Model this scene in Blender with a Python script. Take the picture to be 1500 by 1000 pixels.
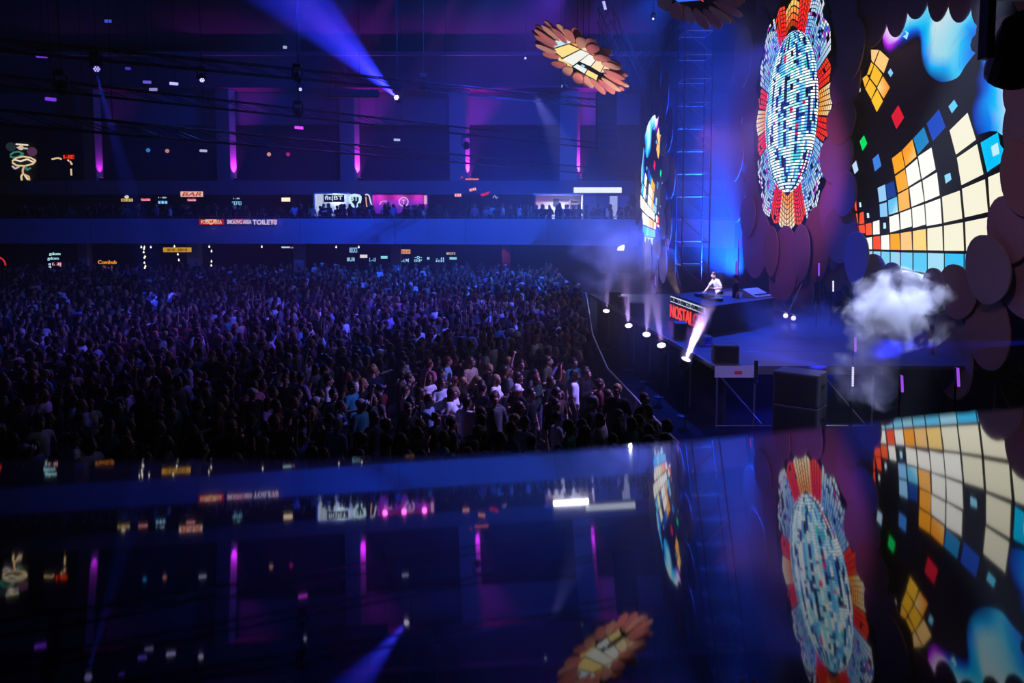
import bpy, bmesh, math, random
import numpy as np
from mathutils import Vector, Matrix, noise

# ------------------------------------------------------------------ camera, world, lights, exposure
for o in list(bpy.data.objects):
    bpy.data.objects.remove(o)
SC = bpy.context.scene
COL = SC.collection
random.seed(7)
RNG = np.random.default_rng(7)

F, PXC, PYC = 1210.0, 750.0, 400.0
TH = math.atan2(97.0, F)
EYE = Vector((0, 0, 5.9))
cam = bpy.data.cameras.new('camera')
cam.sensor_width = 36.0
cam.lens = F * 36.0 / 1500.0
cam.shift_x = 0.0
cam.shift_y = -100.0 / 1500.0
cam.clip_start = 0.02
cam.clip_end = 300
cam.dof.use_dof = True
cam.dof.focus_distance = 30.0
cam.dof.aperture_fstop = 2.4
camo = bpy.data.objects.new('camera', cam)
COL.objects.link(camo)
camo.location = EYE
camo.rotation_euler = (math.pi / 2 - TH, 0, 0)
SC.camera = camo

vs = SC.view_settings
vs.view_transform = 'Standard'
vs.look = 'None'
vs.exposure = 0.0
vs.gamma = 1.0
vs.use_curve_mapping = False

w = bpy.data.worlds.new('hall_air')
SC.world = w
w.use_nodes = True
wt = w.node_tree
wt.nodes['Background'].inputs[0].default_value = (0, 0, 0, 1)
wt.nodes['Background'].inputs[1].default_value = 0.0
vsn = wt.nodes.new('ShaderNodeVolumeScatter')          # thin stage haze that fills the whole hall
vsn.inputs['Color'].default_value = (1, 1, 1, 1)
vsn.inputs['Density'].default_value = 0.0045
vsn.inputs['Anisotropy'].default_value = 0.3
wt.links.new(vsn.outputs[0], wt.nodes['World Output'].inputs['Volume'])
w.cycles.homogeneous_volume = True
SC.cycles.volume_bounces = 0
SC.cycles.max_bounces = 6
SC.cycles.diffuse_bounces = 2
SC.cycles.glossy_bounces = 3
SC.cycles.sample_clamp_indirect = 4.0
SC.cycles.sample_clamp_direct = 0.0
SC.cycles.caustics_reflective = False
SC.cycles.caustics_refractive = False
SC.cycles.use_denoising = True


def lin(c):
    return tuple(((v / 255) / 12.92 if v / 255 <= 0.04045 else ((v / 255 + 0.055) / 1.055) ** 2.4) for v in c)


def ray(px, py):
    u, v = px - PXC, py - PYC
    return Vector((u, F * math.cos(TH) - v * math.sin(TH), -F * math.sin(TH) - v * math.cos(TH)))


def atY(px, py, Y):
    d = ray(px, py)
    return EYE + d * (Y / d.y)


def atX(px, py, X):
    d = ray(px, py)
    return EYE + d * (X / d.x)


def atZ(px, py, z):
    d = ray(px, py)
    return EYE + d * ((z - EYE.z) / d.z)


def spot(name, loc, target, watts, color, angle, blend=0.6, radius=0.06):
    l = bpy.data.lights.new(name, 'SPOT')
    l.energy = watts
    l.color = color
    l.spot_size = math.radians(angle)
    l.spot_blend = blend
    l.shadow_soft_size = radius
    o = bpy.data.objects.new(name, l)
    COL.objects.link(o)
    o.location = loc
    o.rotation_euler = (Vector(target) - Vector(loc)).to_track_quat('-Z', 'Y').to_euler()
    return o


BLUE = (0.010, 0.06, 1.0)
SKYB = (0.015, 0.16, 1.0)
DEEP = (0.008, 0.02, 1.0)
VIOL = (0.28, 0.06, 1.0)
MAG = (0.75, 0.03, 1.0)
PINK = (1.0, 0.04, 0.35)
# washes from the lighting rig under the roof
spot('wash_light', (-2, 34, 20), (-3, 60, 3.8), 38000, (0.006, 0.11, 1.0), 64, 1.0, 0.3)
spot('wash_light', (-7, 36, 19), (-20, 60, 3.4), 11000, BLUE, 60, 1.0, 0.3)
spot('wash_light', (-1, 50, 19.8), (6, 72, 10), 7500, (0.006, 0.08, 1.0), 80, 1.0, 0.3)
spot('wash_light', (-8, 48, 19.8), (-14, 72, 11), 3200, DEEP, 80, 1.0, 0.3)
# light on the dancers
spot('crowd_light', (10, 30, 12), (-6, 33, 1.5), 22000, (0.05, 0.08, 1.0), 50, 1.0, 0.2)
spot('crowd_light', (6.5, 20, 8.5), (0.5, 19.5, 1.5), 9500, (0.34, 0.24, 1.0), 46, 1.0, 0.2)
spot('crowd_light', (3, 44, 18), (-7, 31, 1.5), 19000, (0.17, 0.05, 1.0), 48, 1.0, 0.2)
spot('crowd_light', (8, 41, 17.5), (-1, 47, 1.5), 42000, (0.01, 0.09, 1.0), 56, 1.0, 0.2)
spot('crowd_light', (-5, 42, 18), (-10.5, 27, 1.5), 7000, (0.75, 0.05, 1.0), 13, 0.9, 0.1)
spot('crowd_light', (-2, 42, 18), (-7.6, 30, 1.5), 9000, (0.75, 0.12, 1.0), 8, 0.9, 0.1)
spot('crowd_light', (-8, 40, 18), (-13, 24, 1.5), 5000, (0.05, 0.15, 1.0), 22, 0.9, 0.1)
spot('crowd_light', (-6, 38, 18), (-10, 25, 1.5), 14000, (0.02, 0.10, 1.0), 11, 0.9, 0.1)
spot('crowd_light', (0, 38, 18), (-4.5, 23, 1.5), 14000, (0.05, 0.14, 1.0), 12, 0.9, 0.1)
spot('crowd_light', (-10, 44, 18), (-13, 33, 1.5), 12000, (0.05, 0.04, 1.0), 12, 0.9, 0.1)
spot('crowd_light', (4, 38, 18), (-3, 17.5, 1.5), 12000, (0.04, 0.10, 1.0), 8, 0.9, 0.1)
# light on the stage and the air around it
spot('stage_light', (8.0, 38, 17), (8.6, 27, 1.7), 70000, BLUE, 34, 1.0, 0.25)
spot('stage_light', (12.0, 43.2, 2.3), (7.5, 46.5, 9), 60000, (0.004, 0.08, 1.0), 110, 1.0, 0.25)  # unseen lamp added out of view to turn the tower haze blue
spot('stage_light', (13.4, 31, 4), (6, 31.5, 3), 26000, (0.006, 0.07, 1.0), 90, 1.0, 0.25)
spot('stage_light', (7.5, 31, 1.9), (12.0, 35.8, 2.7), 14000, PINK, 40, 1.0, 0.2)
spot('stage_light', (5.5, 24, 8), (12, 36, 7), 9000, (0.9, 0.2, 0.7), 50, 1.0, 0.3)
spot('stage_light', (6, 13, 8.5), (12, 24, 6), 900, (1.0, 0.5, 0.6), 70, 1.0, 0.3)
spot('stage_light', (4.6, 28.0, 9), (7.8, 31.0, 3.0), 20000, (0.5, 0.45, 1.0), 12, 0.8, 0.1)
spot('stage_light', (3.5, 13, 9), (7, 20.5, 1.4), 4500, (0.35, 0.28, 1.0), 34, 0.9, 0.15)  # added fill without a fixture, lifts the end board and subwoofer top
spot('stage_light', (9.5, 23.5, 1.3), (6.2, 22.3, 0.1), 1600, DEEP, 80, 1.0, 0.1)

# ------------------------------------------------------------------ helpers
MATS = {}


def pmat(name, color, rough=0.6, metal=0.0, spec=0.5, bump=0.0, bscale=20.0, vary=0.0, lincol=False):
    if name in MATS:
        return MATS[name]
    m = bpy.data.materials.new(name)
    m.use_nodes = True
    nt = m.node_tree
    b = nt.nodes['Principled BSDF']
    c = color if lincol else lin(color)
    b.inputs['Base Color'].default_value = (*c, 1)
    b.inputs['Roughness'].default_value = rough
    b.inputs['Metallic'].default_value = metal
    b.inputs['Specular IOR Level'].default_value = spec
    if bump or vary:
        tc = nt.nodes.new('ShaderNodeTexCoord')
        no = nt.nodes.new('ShaderNodeTexNoise')
        no.inputs['Scale'].default_value = bscale
        no.inputs['Detail'].default_value = 4
        nt.links.new(tc.outputs['Object'], no.inputs['Vector'])
        if vary:
            mx = nt.nodes.new('ShaderNodeMix')
            mx.data_type = 'RGBA'
            mx.inputs['A'].default_value = (*[v * (1 - vary) for v in c], 1)
            mx.inputs['B'].default_value = (*[min(1, v * (1 + vary)) for v in c], 1)
            nt.links.new(no.outputs['Fac'], mx.inputs['Factor'])
            nt.links.new(mx.outputs['Result'], b.inputs['Base Color'])
        if bump:
            bp = nt.nodes.new('ShaderNodeBump')
            bp.inputs['Strength'].default_value = bump
            nt.links.new(no.outputs['Fac'], bp.inputs['Height'])
            nt.links.new(bp.outputs['Normal'], b.inputs['Normal'])
    MATS[name] = m
    return m


def emat(color, strength=1.0, sample=False):
    key = ('e', tuple(color), strength, sample)
    if key in MATS:
        return MATS[key]
    m = bpy.data.materials.new('glow')
    m.use_nodes = True
    nt = m.node_tree
    nt.nodes.remove(nt.nodes['Principled BSDF'])
    e = nt.nodes.new('ShaderNodeEmission')
    e.inputs[0].default_value = (*lin(color), 1)
    e.inputs[1].default_value = strength
    nt.links.new(e.outputs[0], nt.nodes['Material Output'].inputs['Surface'])
    m.cycles.emission_sampling = 'AUTO' if sample else 'NONE'
    MATS[key] = m
    return m


def attr_emat(name, strength=1.0, sample=True):
    if name in MATS:
        return MATS[name]
    m = bpy.data.materials.new(name)
    m.use_nodes = True
    nt = m.node_tree
    nt.nodes.remove(nt.nodes['Principled BSDF'])
    e = nt.nodes.new('ShaderNodeEmission')
    a = nt.nodes.new('ShaderNodeVertexColor')
    a.layer_name = 'Col'
    nt.links.new(a.outputs[0], e.inputs[0])
    e.inputs[1].default_value = strength
    nt.links.new(e.outputs[0], nt.nodes['Material Output'].inputs['Surface'])
    m.cycles.emission_sampling = 'FRONT' if sample else 'NONE'
    MATS[name] = m
    return m


class MB:
    """Collects boxes, bars, tubes and discs; build() links them as one mesh object."""
    def __init__(self):
        self.v, self.f, self.c = [], [], []

    def quad(self, pts, col=None):
        n = len(self.v)
        self.v += [tuple(p) for p in pts]
        self.f.append(tuple(range(n, n + len(pts))))
        self.c.append(col)
        return self

    def box(self, a, b):
        (x0, y0, z0), (x1, y1, z1) = a, b
        n = len(self.v)
        self.v += [(x0, y0, z0), (x1, y0, z0), (x1, y1, z0), (x0, y1, z0), (x0, y0, z1), (x1, y0, z1), (x1, y1, z1), (x0, y1, z1)]
        for q in ((0, 3, 2, 1), (4, 5, 6, 7), (0, 1, 5, 4), (1, 2, 6, 5), (2, 3, 7, 6), (3, 0, 4, 7)):
            self.f.append(tuple(n + i for i in q))
            self.c.append(None)
        return self

    def prism(self, pts, z0, z1):
        n, k = len(self.v), len(pts)
        self.v += [(p[0], p[1], z0) for p in pts] + [(p[0], p[1], z1) for p in pts]
        self.f.append(tuple(n + i for i in reversed(range(k))))
        self.f.append(tuple(n + k + i for i in range(k)))
        for i in range(k):
            j = (i + 1) % k
            self.f.append((n + i, n + j, n + k + j, n + k + i))
        self.c += [None] * (k + 2)
        return self

    def tube(self, p0, p1, r0, r1=None, n=8):
        r1 = r0 if r1 is None else r1
        p0, p1 = Vector(p0), Vector(p1)
        q = (p1 - p0).to_track_quat('Z', 'Y')
        s = len(self.v)
        for p, r in ((p0, r0), (p1, r1)):
            for i in range(n):
                a = 2 * math.pi * i / n
                self.v.append(tuple(p + q @ Vector((r * math.cos(a), r * math.sin(a), 0))))
        for i in range(n):
            j = (i + 1) % n
            self.f.append((s + i, s + j, s + n + j, s + n + i))
        self.f.append(tuple(s + i for i in reversed(range(n))))
        self.f.append(tuple(s + n + i for i in range(n)))
        self.c += [None] * (n + 2)
        return self

    def path(self, pts, r, n=6):
        for a, b in zip(pts, pts[1:]):
            self.tube(a, b, r, None, n)
        return self

    def lathe(self, prof, n=16, org=(0, 0, 0), axis=(0, 0, 1)):
        q = Vector(axis).to_track_quat('Z', 'Y')
        o = Vector(org)
        s, k = len(self.v), len(prof)
        for r, z in prof:
            for i in range(n):
                a = 2 * math.pi * i / n
                self.v.append(tuple(o + q @ Vector((r * math.cos(a), r * math.sin(a), z))))
        for m in range(k - 1):
            for i in range(n):
                j = (i + 1) % n
                self.f.append((s + m * n + i, s + m * n + j, s + (m + 1) * n + j, s + (m + 1) * n + i))
                self.c.append(None)
        self.f.append(tuple(s + i for i in reversed(range(n))))
        self.f.append(tuple(s + (k - 1) * n + i for i in range(n)))
        self.c += [None, None]
        return self

    def mesh(self, name, mat, smooth=False):
        me = bpy.data.meshes.new(name)
        me.from_pydata(self.v, [], self.f)
        if any(c is not None for c in self.c):
            at = me.color_attributes.new('Col', 'FLOAT_COLOR', 'CORNER')
            cols = []
            for f, c in zip(self.f, self.c):
                for k in range(len(f)):
                    cc = (0, 0, 0) if c is None else (c[k] if isinstance(c[0], (tuple, list)) else c)
                    cols += [*cc, 1.0]
            at.data.foreach_set('color', cols)
        if mat is not None:
            me.materials.append(mat)
        if smooth:
            me.polygons.foreach_set('use_smooth', [True] * len(me.polygons))
        me.update()
        return me

    def build(self, name, mat, parent=None, loc=None, smooth=False, bevel=0.0):
        o = bpy.data.objects.new(name, self.mesh(name, mat, smooth))
        COL.objects.link(o)
        if parent is not None:
            o.parent = parent
        if loc is not None:
            o.location = loc
        if bevel:
            m = o.modifiers.new('edge', 'BEVEL')
            m.width = bevel
            m.segments = 2
            m.limit_method = 'ANGLE'
        return o


def tag(o, label=None, cat=None, group=None, kind=None):
    if label:
        o['label'] = label
    if cat:
        o['category'] = cat
    if group:
        o['group'] = group
    if kind:
        o['kind'] = kind
    return o


def empty(name, loc=(0, 0, 0), rz=0.0, label=None, cat=None, group=None):
    o = bpy.data.objects.new(name, None)
    o.empty_display_size = 0.2
    COL.objects.link(o)
    o.location = loc
    o.rotation_euler = (0, 0, rz)
    return tag(o, label, cat, group)


def obj(name, me, parent=None):
    o = bpy.data.objects.new(name, me)
    COL.objects.link(o)
    if parent is not None:
        o.parent = parent
    return o


def copy_tree(o, parent=None):
    c = o.copy()
    COL.objects.link(c)
    if parent is not None:
        c.parent = parent
    for ch in o.children:
        copy_tree(ch, c)
    return c


DG = None


def text_mesh(body, size, mat, extrude=0.01, shear=0.0, space=1.0, weight=0.012):
    cu = bpy.data.curves.new('lettering', 'FONT')
    cu.body = body
    cu.size = size
    cu.extrude = extrude
    cu.shear = shear
    cu.align_x = 'CENTER'
    cu.align_y = 'CENTER'
    cu.space_character = space
    cu.offset = weight * size
    cu.resolution_u = 3
    t = bpy.data.objects.new('lettering', cu)
    COL.objects.link(t)
    bpy.context.view_layer.update()
    me = bpy.data.meshes.new_from_object(t.evaluated_get(bpy.context.evaluated_depsgraph_get()))
    bpy.data.objects.remove(t)
    me.materials.clear()
    me.materials.append(mat)
    # lay the letters upright in X-Z, facing -Y
    a = np.empty(len(me.vertices) * 3)
    me.vertices.foreach_get('co', a)
    a = a.reshape(-1, 3)
    me.vertices.foreach_set('co', np.stack([a[:, 0], -a[:, 2], a[:, 1]], 1).ravel())
    return me


def letters(name, body, width, height, mat, parent, loc, rz=0.0, shear=0.0, weight=0.012):
    """Lettering stretched to WIDTH x HEIGHT, centred on LOC in its parent's space."""
    me = text_mesh(body, 1.0, mat, 0.02, shear, 1.0, weight)
    a = np.empty(len(me.vertices) * 3)
    me.vertices.foreach_get('co', a)
    a = a.reshape(-1, 3)
    lo, hi = a.min(0), a.max(0)
    a = a - (lo + hi) / 2
    a[:, 0] *= width / (hi[0] - lo[0])
    a[:, 2] *= height / (hi[2] - lo[2])
    me.vertices.foreach_set('co', a.ravel())
    o = obj(name, me, parent)
    o.location = loc
    o.rotation_euler = (0, 0, rz)
    return o


def roof_z(y):
    pr = [(-8, 27), (20, 27.5), (45, 25), (62, 21.5), (75, 18.6)]
    for (y0, z0), (y1, z1) in zip(pr, pr[1:]):
        if y0 <= y <= y1:
            return z0 + (z1 - z0) * (y - y0) / (y1 - y0)
    return 18


BLACK = pmat('black_metal', (20, 20, 24), 0.45, 0.3)
DARK = pmat('dark_paint', (34, 33, 42), 0.7)
STEEL = pmat('galvanised_steel', (150, 150, 155), 0.35, 0.9, bump=0.05, bscale=60)

# ------------------------------------------------------------------ the hall
def struct(o, label=None):
    return tag(o, label, None, None, 'structure')


M_FLOOR = pmat('hall_floor', (8, 8, 11), 0.85, 0.0, 0.15, vary=0.3, bscale=2)
M_WALL = pmat('hall_wall', (52, 56, 88), 0.85, vary=0.15, bscale=1.5)
M_CEIL = pmat('hall_ceiling', (60, 56, 76), 0.9, vary=0.15, bscale=1)
M_FASCIA = pmat('fascia_paint', (150, 172, 205), 0.6, vary=0.04, bscale=0.6)
M_BEAM = pmat('beam_paint', (120, 120, 140), 0.7, vary=0.1, bscale=1)
M_PILLAR = pmat('pillar_paint', (165, 160, 175), 0.6, vary=0.08, bscale=2)

struct(MB().box((-62, -8, -0.3), (26, 76, 0)).build('floor', M_FLOOR), 'dark hall floor under the crowd')
struct(MB().box((-62, 74, 0), (26, 74.5, 24)).build('wall_back', M_WALL))
struct(MB().box((20, -8, 0), (20.5, 74, 26)).build('wall_right', M_WALL))
struct(MB().box((-62, -8, 0), (-61.5, 74, 26)).build('wall_left', M_WALL))
mb = MB()
prof = [(-8, 27), (20, 27.5), (45, 25), (62, 21.5), (75, 18.6)]
for (y0, z0), (y1, z1) in zip(prof, prof[1:]):
    n = len(mb.v)
    mb.v += [(-62, y0, z0), (26, y0, z0), (26, y1, z1), (-62, y1, z1), (-62, y0, z0 + .4), (26, y0, z0 + .4), (26, y1, z1 + .4), (-62, y1, z1 + .4)]
    for q in ((0, 1, 2, 3), (7, 6, 5, 4), (0, 4, 5, 1), (2, 6, 7, 3), (1, 5, 6, 2), (3, 7, 4, 0)):
        mb.f.append(tuple(n + i for i in q)); mb.c.append(None)
struct(mb.build('ceiling', M_CEIL))

# ring beam above the pillars, its lower and upper ledges
struct(MB().box((-61.4, 69.5, 15.75), (19.9, 73.9, 18.3)).build('trim_1', pmat('ring_beam', (95, 70, 92), 0.8, vary=0.1, bscale=1)), 'ring beam above the pillars')
struct(MB().box((-61.4, 69.0, 18.3), (19.9, 73.9, 18.6)).build('trim_2', M_BEAM), 'ledge on top of the ring beam')
struct(MB().box((-61.4, 69.8, 6.95), (19.9, 73.9, 8.1)).build('trim_3', M_BEAM), 'gallery beam below the pillars')
struct(MB().box((-61.4, 72.4, 13.0), (19.9, 73.9, 15.7)).build('trim_4', M_BEAM), 'upper wall band between the pillars')
for i, x in enumerate((135, 331, 512, 673, 835)):
    p = atY(x, 200, 70.6)
    o = MB().box((-.8, -.35, 0), (.8, .35, 7.65)).build('pillar', M_PILLAR, None, (p.x, p.y, 8.1), bevel=0.04)
    o.rotation_euler = (0, 0, math.radians(-28))
    struct(o, ['farthest left', 'second from left', 'third from left', 'fourth from left', 'last, by the side screen'][i] + ' gallery pillar washed by a magenta uplight')
    u = empty('uplight', (p.x + .92, p.y - .48, 8.1), 0, ['small floor uplight at the foot of the farthest left gallery pillar', 'small floor uplight at the foot of the second gallery pillar',
        'small floor uplight at the foot of the third gallery pillar', 'small floor uplight at the foot of the fourth gallery pillar', 'small floor uplight at the foot of the last gallery pillar'][i], 'light', 'pillar uplights')
    MB().box((-.16, -.12, 0), (.16, .12, .06)).build('base', BLACK, u)
    MB().lathe([(.10, .06), (.12, .14), (.12, .24), (.11, .25)], 12).build('housing', BLACK, u)
    MB().lathe([(.095, .252), (.095, .258)], 12).build('lens', emat((230, 120, 255), 3.0), u)
    spot('uplight_lamp', (p.x + .92, p.y - .48, 8.45), (p.x + .85, p.y - .44, 13.5), (500, 2000, 3800, 4800, 4600)[i], MAG, 66, 1.0, 0.05)

# the balcony
front = [(-61.4, 60.0), (-50, 60.2), (-40, 60.6), (-31, 60.8), (-23, 60.7), (-15.5, 60.5), (-8.5, 60.0), (-3.35, 59.4), (2.5, 58.2), (8, 56.6), (13, 54.6), (19.9, 51)]
bal = empty('balcony', (0, 0, 0))
bal['kind'] = 'structure'
bal['label'] = 'upper balcony with a blue lit fascia facing the dance floor'
MB().prism([(p[0], p[1] + .1) for p in front] + [(19.9, 73.9), (-61.4, 73.9)], 3.3, 4.15).build('slab', M_BEAM, bal)
for a, b in zip(front, front[1:]):
    d = (Vector(b) - Vector(a)).normalized() * 0.015
    a2, b2 = Vector(a) + d, Vector(b) - d
    MB().prism([a2, b2, (b2.x, b2.y + .12), (a2.x, a2.y + .12)], 3.22, 5.06).build('fascia_panel', M_FASCIA, bal)
mb = MB()
mb.path([(p[0], p[1] + .06, 5.2) for p in front], .035)
for a, b in zip(front, front[1:]):
    for k in range(4):
        q = Vector(a).lerp(Vector(b), k / 4)
        mb.tube((q.x, q.y + .06, 5.0), (q.x, q.y + .06, 5.2), .02, None, 6)
tag(mb.build('handrail', STEEL, bal), kind='stuff')
for i, (x0, x1) in enumerate(((277, 294), (432, 446), (574, 588), (735, 748), (118, 132))):
    a, b = atY(x0, 380, 63), atY(x1, 380, 63)
    struct(MB().box((a.x, 62.6, 0), (b.x, 63.4, 3.3)).build('pillar', M_PILLAR, bevel=.03), 'lower pillar carrying the balcony')

# ------------------------------------------------------------------ the polished counter in front of the camera
nc = Vector((-0.0313, -1.0, 0.0892)).normalized()
RT, UP, FW = Vector((1, 0, 0)), Vector((0, math.sin(TH), math.cos(TH))), Vector((0, math.cos(TH), -math.sin(TH)))
nw = (RT * nc.x - UP * nc.y + FW * nc.z).normalized()
HM = 0.12
P0 = EYE - nw * HM


def onm(px, py):
    d = ray(px, py)
    return EYE + d * (-HM / d.dot(nw))


edge = [(-250, 672), (0, 676), (200, 677), (400, 676), (600, 671), (800, 663), (950, 653), (1100, 638), (1250, 622), (1430, 604), (1600, 588), (1800, 570)]
top = [onm(*e) for e in edge]
ux = (RT - nw * RT.dot(nw)).normalized()
uy = nw.cross(ux)
back = [EYE - nw * HM + ux * 1.6 - uy * .5, EYE - nw * HM - ux * 1.6 - uy * .5]
poly = top + back
k = len(poly)
mb = MB()
mb.v = [tuple(p) for p in poly] + [tuple(p - nw * .03) for p in poly]
mb.f = [tuple(reversed(range(k))), tuple(k + i for i in range(k))] + [(i, (i + 1) % k, k + (i + 1) % k, k + i) for i in range(k)]
mb.c = [None] * len(mb.f)
ct = mb.build('counter_top', pmat('black_gloss', (3, 3, 4), 0.03, 0.0, 0.5))
tag(ct, 'polished black counter top in front, mirroring the whole hall', 'counter')
cb = MB()
pb = [p - nw * .03 for p in poly]
cx = sum((p for p in pb), Vector()) / k
pb = [cx + (p - cx) * .97 for p in pb]
cb.v = [tuple(p - nw * .002) for p in pb] + [(p.x, p.y, 4.15) for p in pb]
cb.f = [tuple(reversed(range(k))), tuple(k + i for i in range(k))] + [(i, (i + 1) % k, k + (i + 1) % k, k + i) for i in range(k)]
cb.c = [None] * len(cb.f)
cb.build('cabinet', DARK, ct)
struct(MB().box((-14, -7.9, 3.3), (12, .45, 4.15)).build('balcony_near', M_BEAM), 'near balcony floor that carries the counter')


# ------------------------------------------------------------------ signs and kiosks on the far side
def lightbox(name, rect, Y, label, cat='sign', face=None, text=None, tcol=(20, 20, 20), fcol=(255, 255, 255), fs=1.0, ts=1.0, margin=.1, depth=.14, shear=0.0, group=None, frame=BLACK, loc=None):
    """A shallow box at the depth Y with a face and lettering; RECT in photograph pixels gives its place and size."""
    a, b = atY(rect[0], rect[1], Y), atY(rect[2], rect[3], Y)
    W, H = b.x - a.x, a.z - b.z
    r = empty(name, ((a.x + b.x) / 2, Y, (a.z + b.z) / 2), 0, label, cat, group)
    MB().box((-W / 2, 0, -H / 2), (W / 2, depth, H / 2)).build('housing', frame, r)
    if label.find('fascia') < 0:
        gz = 4.15 if b.z > 3.3 else 0.0
        MB().tube((0, depth / 2, -H / 2 + .02), (0, depth / 2, gz - (a.z + b.z) / 2), .025, None, 6).build('post', BLACK, r)
    if fcol is not None:
        MB().box((-W / 2 + .02, -.012, -H / 2 + .02), (W / 2 - .02, 0.004, H / 2 - .02)).build('face', emat(fcol, fs), r)
    if text:
        lines = text if isinstance(text, list) else [text]
        for i, t in enumerate(lines):
            h = (H * (1 - 2 * margin)) / len(lines)
            letters('lettering', t, W * (1 - 1.6 * margin), h * .86, emat(tcol, ts), r, (0, -.03, H / 2 - H * margin - h * (i + .5)), 0, shear)
    return r


def neon(name, paths, Y, label, r=.05, cat='neon', mats=None, board=None):
    pts = [p for pa in paths for p in pa]
    cx = sum(p[0] for p in pts) / len(pts)
    cy = sum(p[1] for p in pts) / len(pts)
    c = atY(cx, cy, Y)
    e = empty(name, c, 0, label, cat)
    for i, pa in enumerate(paths):
        MB().path([atY(x, y, Y) - c for x, y in pa], r, 6).build('neon_tube', mats[i % len(mats)], e)
    if 'arrow' not in name:
        gz = 4.15 if c.z > 3.3 else 0.0
        MB().tube((0, .12, .1), (0, .12, gz - c.z), .025, None, 6).build('post', BLACK, e)
    if board:
        a, b = atY(board[0], board[1], Y) - c, atY(board[2], board[3], Y) - c
        MB().box((a.x, .12, b.z), (b.x, .2, a.z)).build('backing_board', DARK, e)
    return e


WHITE = (255, 255, 255)
# fascia signs
lightbox('direction_sign', (291, 320.5, 329, 329.5), 60.55, 'red food area sign with a white arrow on the balcony fascia', text='FOOD AREA', fcol=(200, 20, 45), fs=.8, tcol=(255, 200, 170), ts=1.0, margin=.12)
lightbox('direction_sign', (332, 321, 369, 328.5), 60.5, 'smoking area sign in thin white letters on the balcony fascia', text='SMOKING AREA', fcol=None, tcol=(235, 200, 225), ts=1.0, margin=.02, depth=.04, frame=M_FASCIA)
lightbox('direction_sign', (369.5, 321, 406, 329.5), 60.45, 'toilets sign in thin white letters on the balcony fascia', text='TOILETS', fcol=None, tcol=(240, 215, 235), ts=1.0, margin=.02, depth=.04, frame=M_FASCIA)
neon('arrow_sign', [[(301, 322), (317, 322), (309, 328.5), (301, 322)]], 60.3, 'outlined down arrow over the food area letters', .035, 'arrow', [emat((255, 190, 150), 1.2)])
neon('arrow_sign', [[(341, 321.5), (357, 321.5), (349, 328), (341, 321.5)]], 60.25, 'pink down arrow behind the smoking area letters', .03, 'arrow', [emat((210, 60, 130), 1.0)])
neon('arrow_sign', [[(398, 323), (406, 323), (402, 328), (398, 323)]], 60.2, 'small pale down arrow after the toilets letters', .03, 'arrow', [emat((240, 170, 200), 1.0)])

# balcony bars
lightbox('bar_sign', (264, 280, 298, 288.5), 66, 'long white bar sign with orange slanted letters', text='BAR', fcol=(255, 205, 190), fs=1.0, tcol=(215, 60, 20), ts=.9, shear=.25, margin=.1)
lightbox('bar_sign', (177, 290.5, 195, 295.5), 66, 'small yellow glowing sign with a round emblem on top', fcol=(255, 225, 130), fs=1.0, text="BECK'S", tcol=(120, 80, 10), ts=.5)
neon('emblem', [[(183, 288.5), (186, 286.5), (188, 288.5), (186, 290), (183, 288.5)]], 66, 'round white emblem above the small yellow sign', .06, 'sign', [emat((250, 235, 200), 1.0)])
lightbox('bar_sign', (206, 290, 221, 294.5), 66, 'small slanted red sign between the yellow and the blue sign', fcol=(225, 20, 60), fs=1.0, text='Coca-Cola', tcol=(255, 220, 225), ts=1.0, shear=.2)
lightbox('bar_sign', (231, 293.5, 246, 299), 66, 'small blue sign under a row of white letters', fcol=(40, 130, 210), fs=1.0, text='iIi', tcol=(200, 240, 255), ts=1.0)
lightbox('bar_sign', (232, 288, 244, 290.5), 66.1, 'tiny white lettering above the small blue sign', fcol=None, text='I - IIIII', tcol=(200, 225, 255), ts=1.0, margin=.02, depth=.05)
lightbox('bar_sign', (274, 290.5, 288, 295), 66, 'small slanted red sign right under the orange bar letters', fcol=(225, 25, 80), fs=1.0, text='Coca-Cola', tcol=(255, 220, 230), ts=1.0, shear=.2)
lightbox('bar_sign', (339.5, 294.5, 354, 300.5), 66, 'pale blue lit sign on two glowing legs', fcol=(150, 225, 255), fs=1.0, text='IIlI', tcol=(20, 70, 120), ts=.6)
lightbox('fridge', (341, 301, 353, 308), 66.1, 'dim blue glass fridge under the pale blue sign', cat='fridge', fcol=(60, 85, 160), fs=.6)
lightbox('bar_sign', (342, 289.5, 351, 291.8), 66.1, 'tiny white lettering above the pale blue sign', fcol=None, text='I - IIII', tcol=(190, 230, 255), ts=1.0, margin=.02, depth=.05)
lightbox('bar_sign', (412, 289, 425.5, 295.5), 66, 'plain warm white glowing sign with no letters', fcol=(255, 225, 190), fs=1.6)
neon('cocktail_sign', [[(x + 17.5 + 2.6 * math.cos(t / 3), y + 2.2 * math.sin(t / 3)) for t in range(20)] for x, y in ((13, 216.5), (16.5, 217))][:1] +
     [[(23.5, 211), (41, 212.5)], [(25, 216), (40, 217.5)], [(31, 211.5), (34, 217)]] +
     [[(15, 227), (20, 223), (27, 222), (34, 225), (28, 229), (20, 231), (15, 229)], [(18, 236), (24, 231), (34, 229), (45, 231), (52, 235), (48, 240), (36, 243), (24, 242), (18, 238)],
      [(22, 234), (30, 236), (40, 233), (48, 237)], [(18, 243), (22, 247), (28, 244)], [(36, 242), (33, 250), (34, 255), (42, 258), (43, 264)], [(38, 243), (39, 249), (45, 246)], [(34, 254), (31, 258), (32, 264)], [(36, 256), (41, 263)]],
     67, 'tangled white and gold neon tubes shaped like a fountain, topmost at the dark end', .07, 'neon', [emat((255, 225, 170), 1.0), emat((255, 240, 215), 1.1), emat((235, 225, 255), .8), emat((255, 205, 150), .9), emat((90, 190, 180), .5)], (10, 208, 54, 266))
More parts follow.
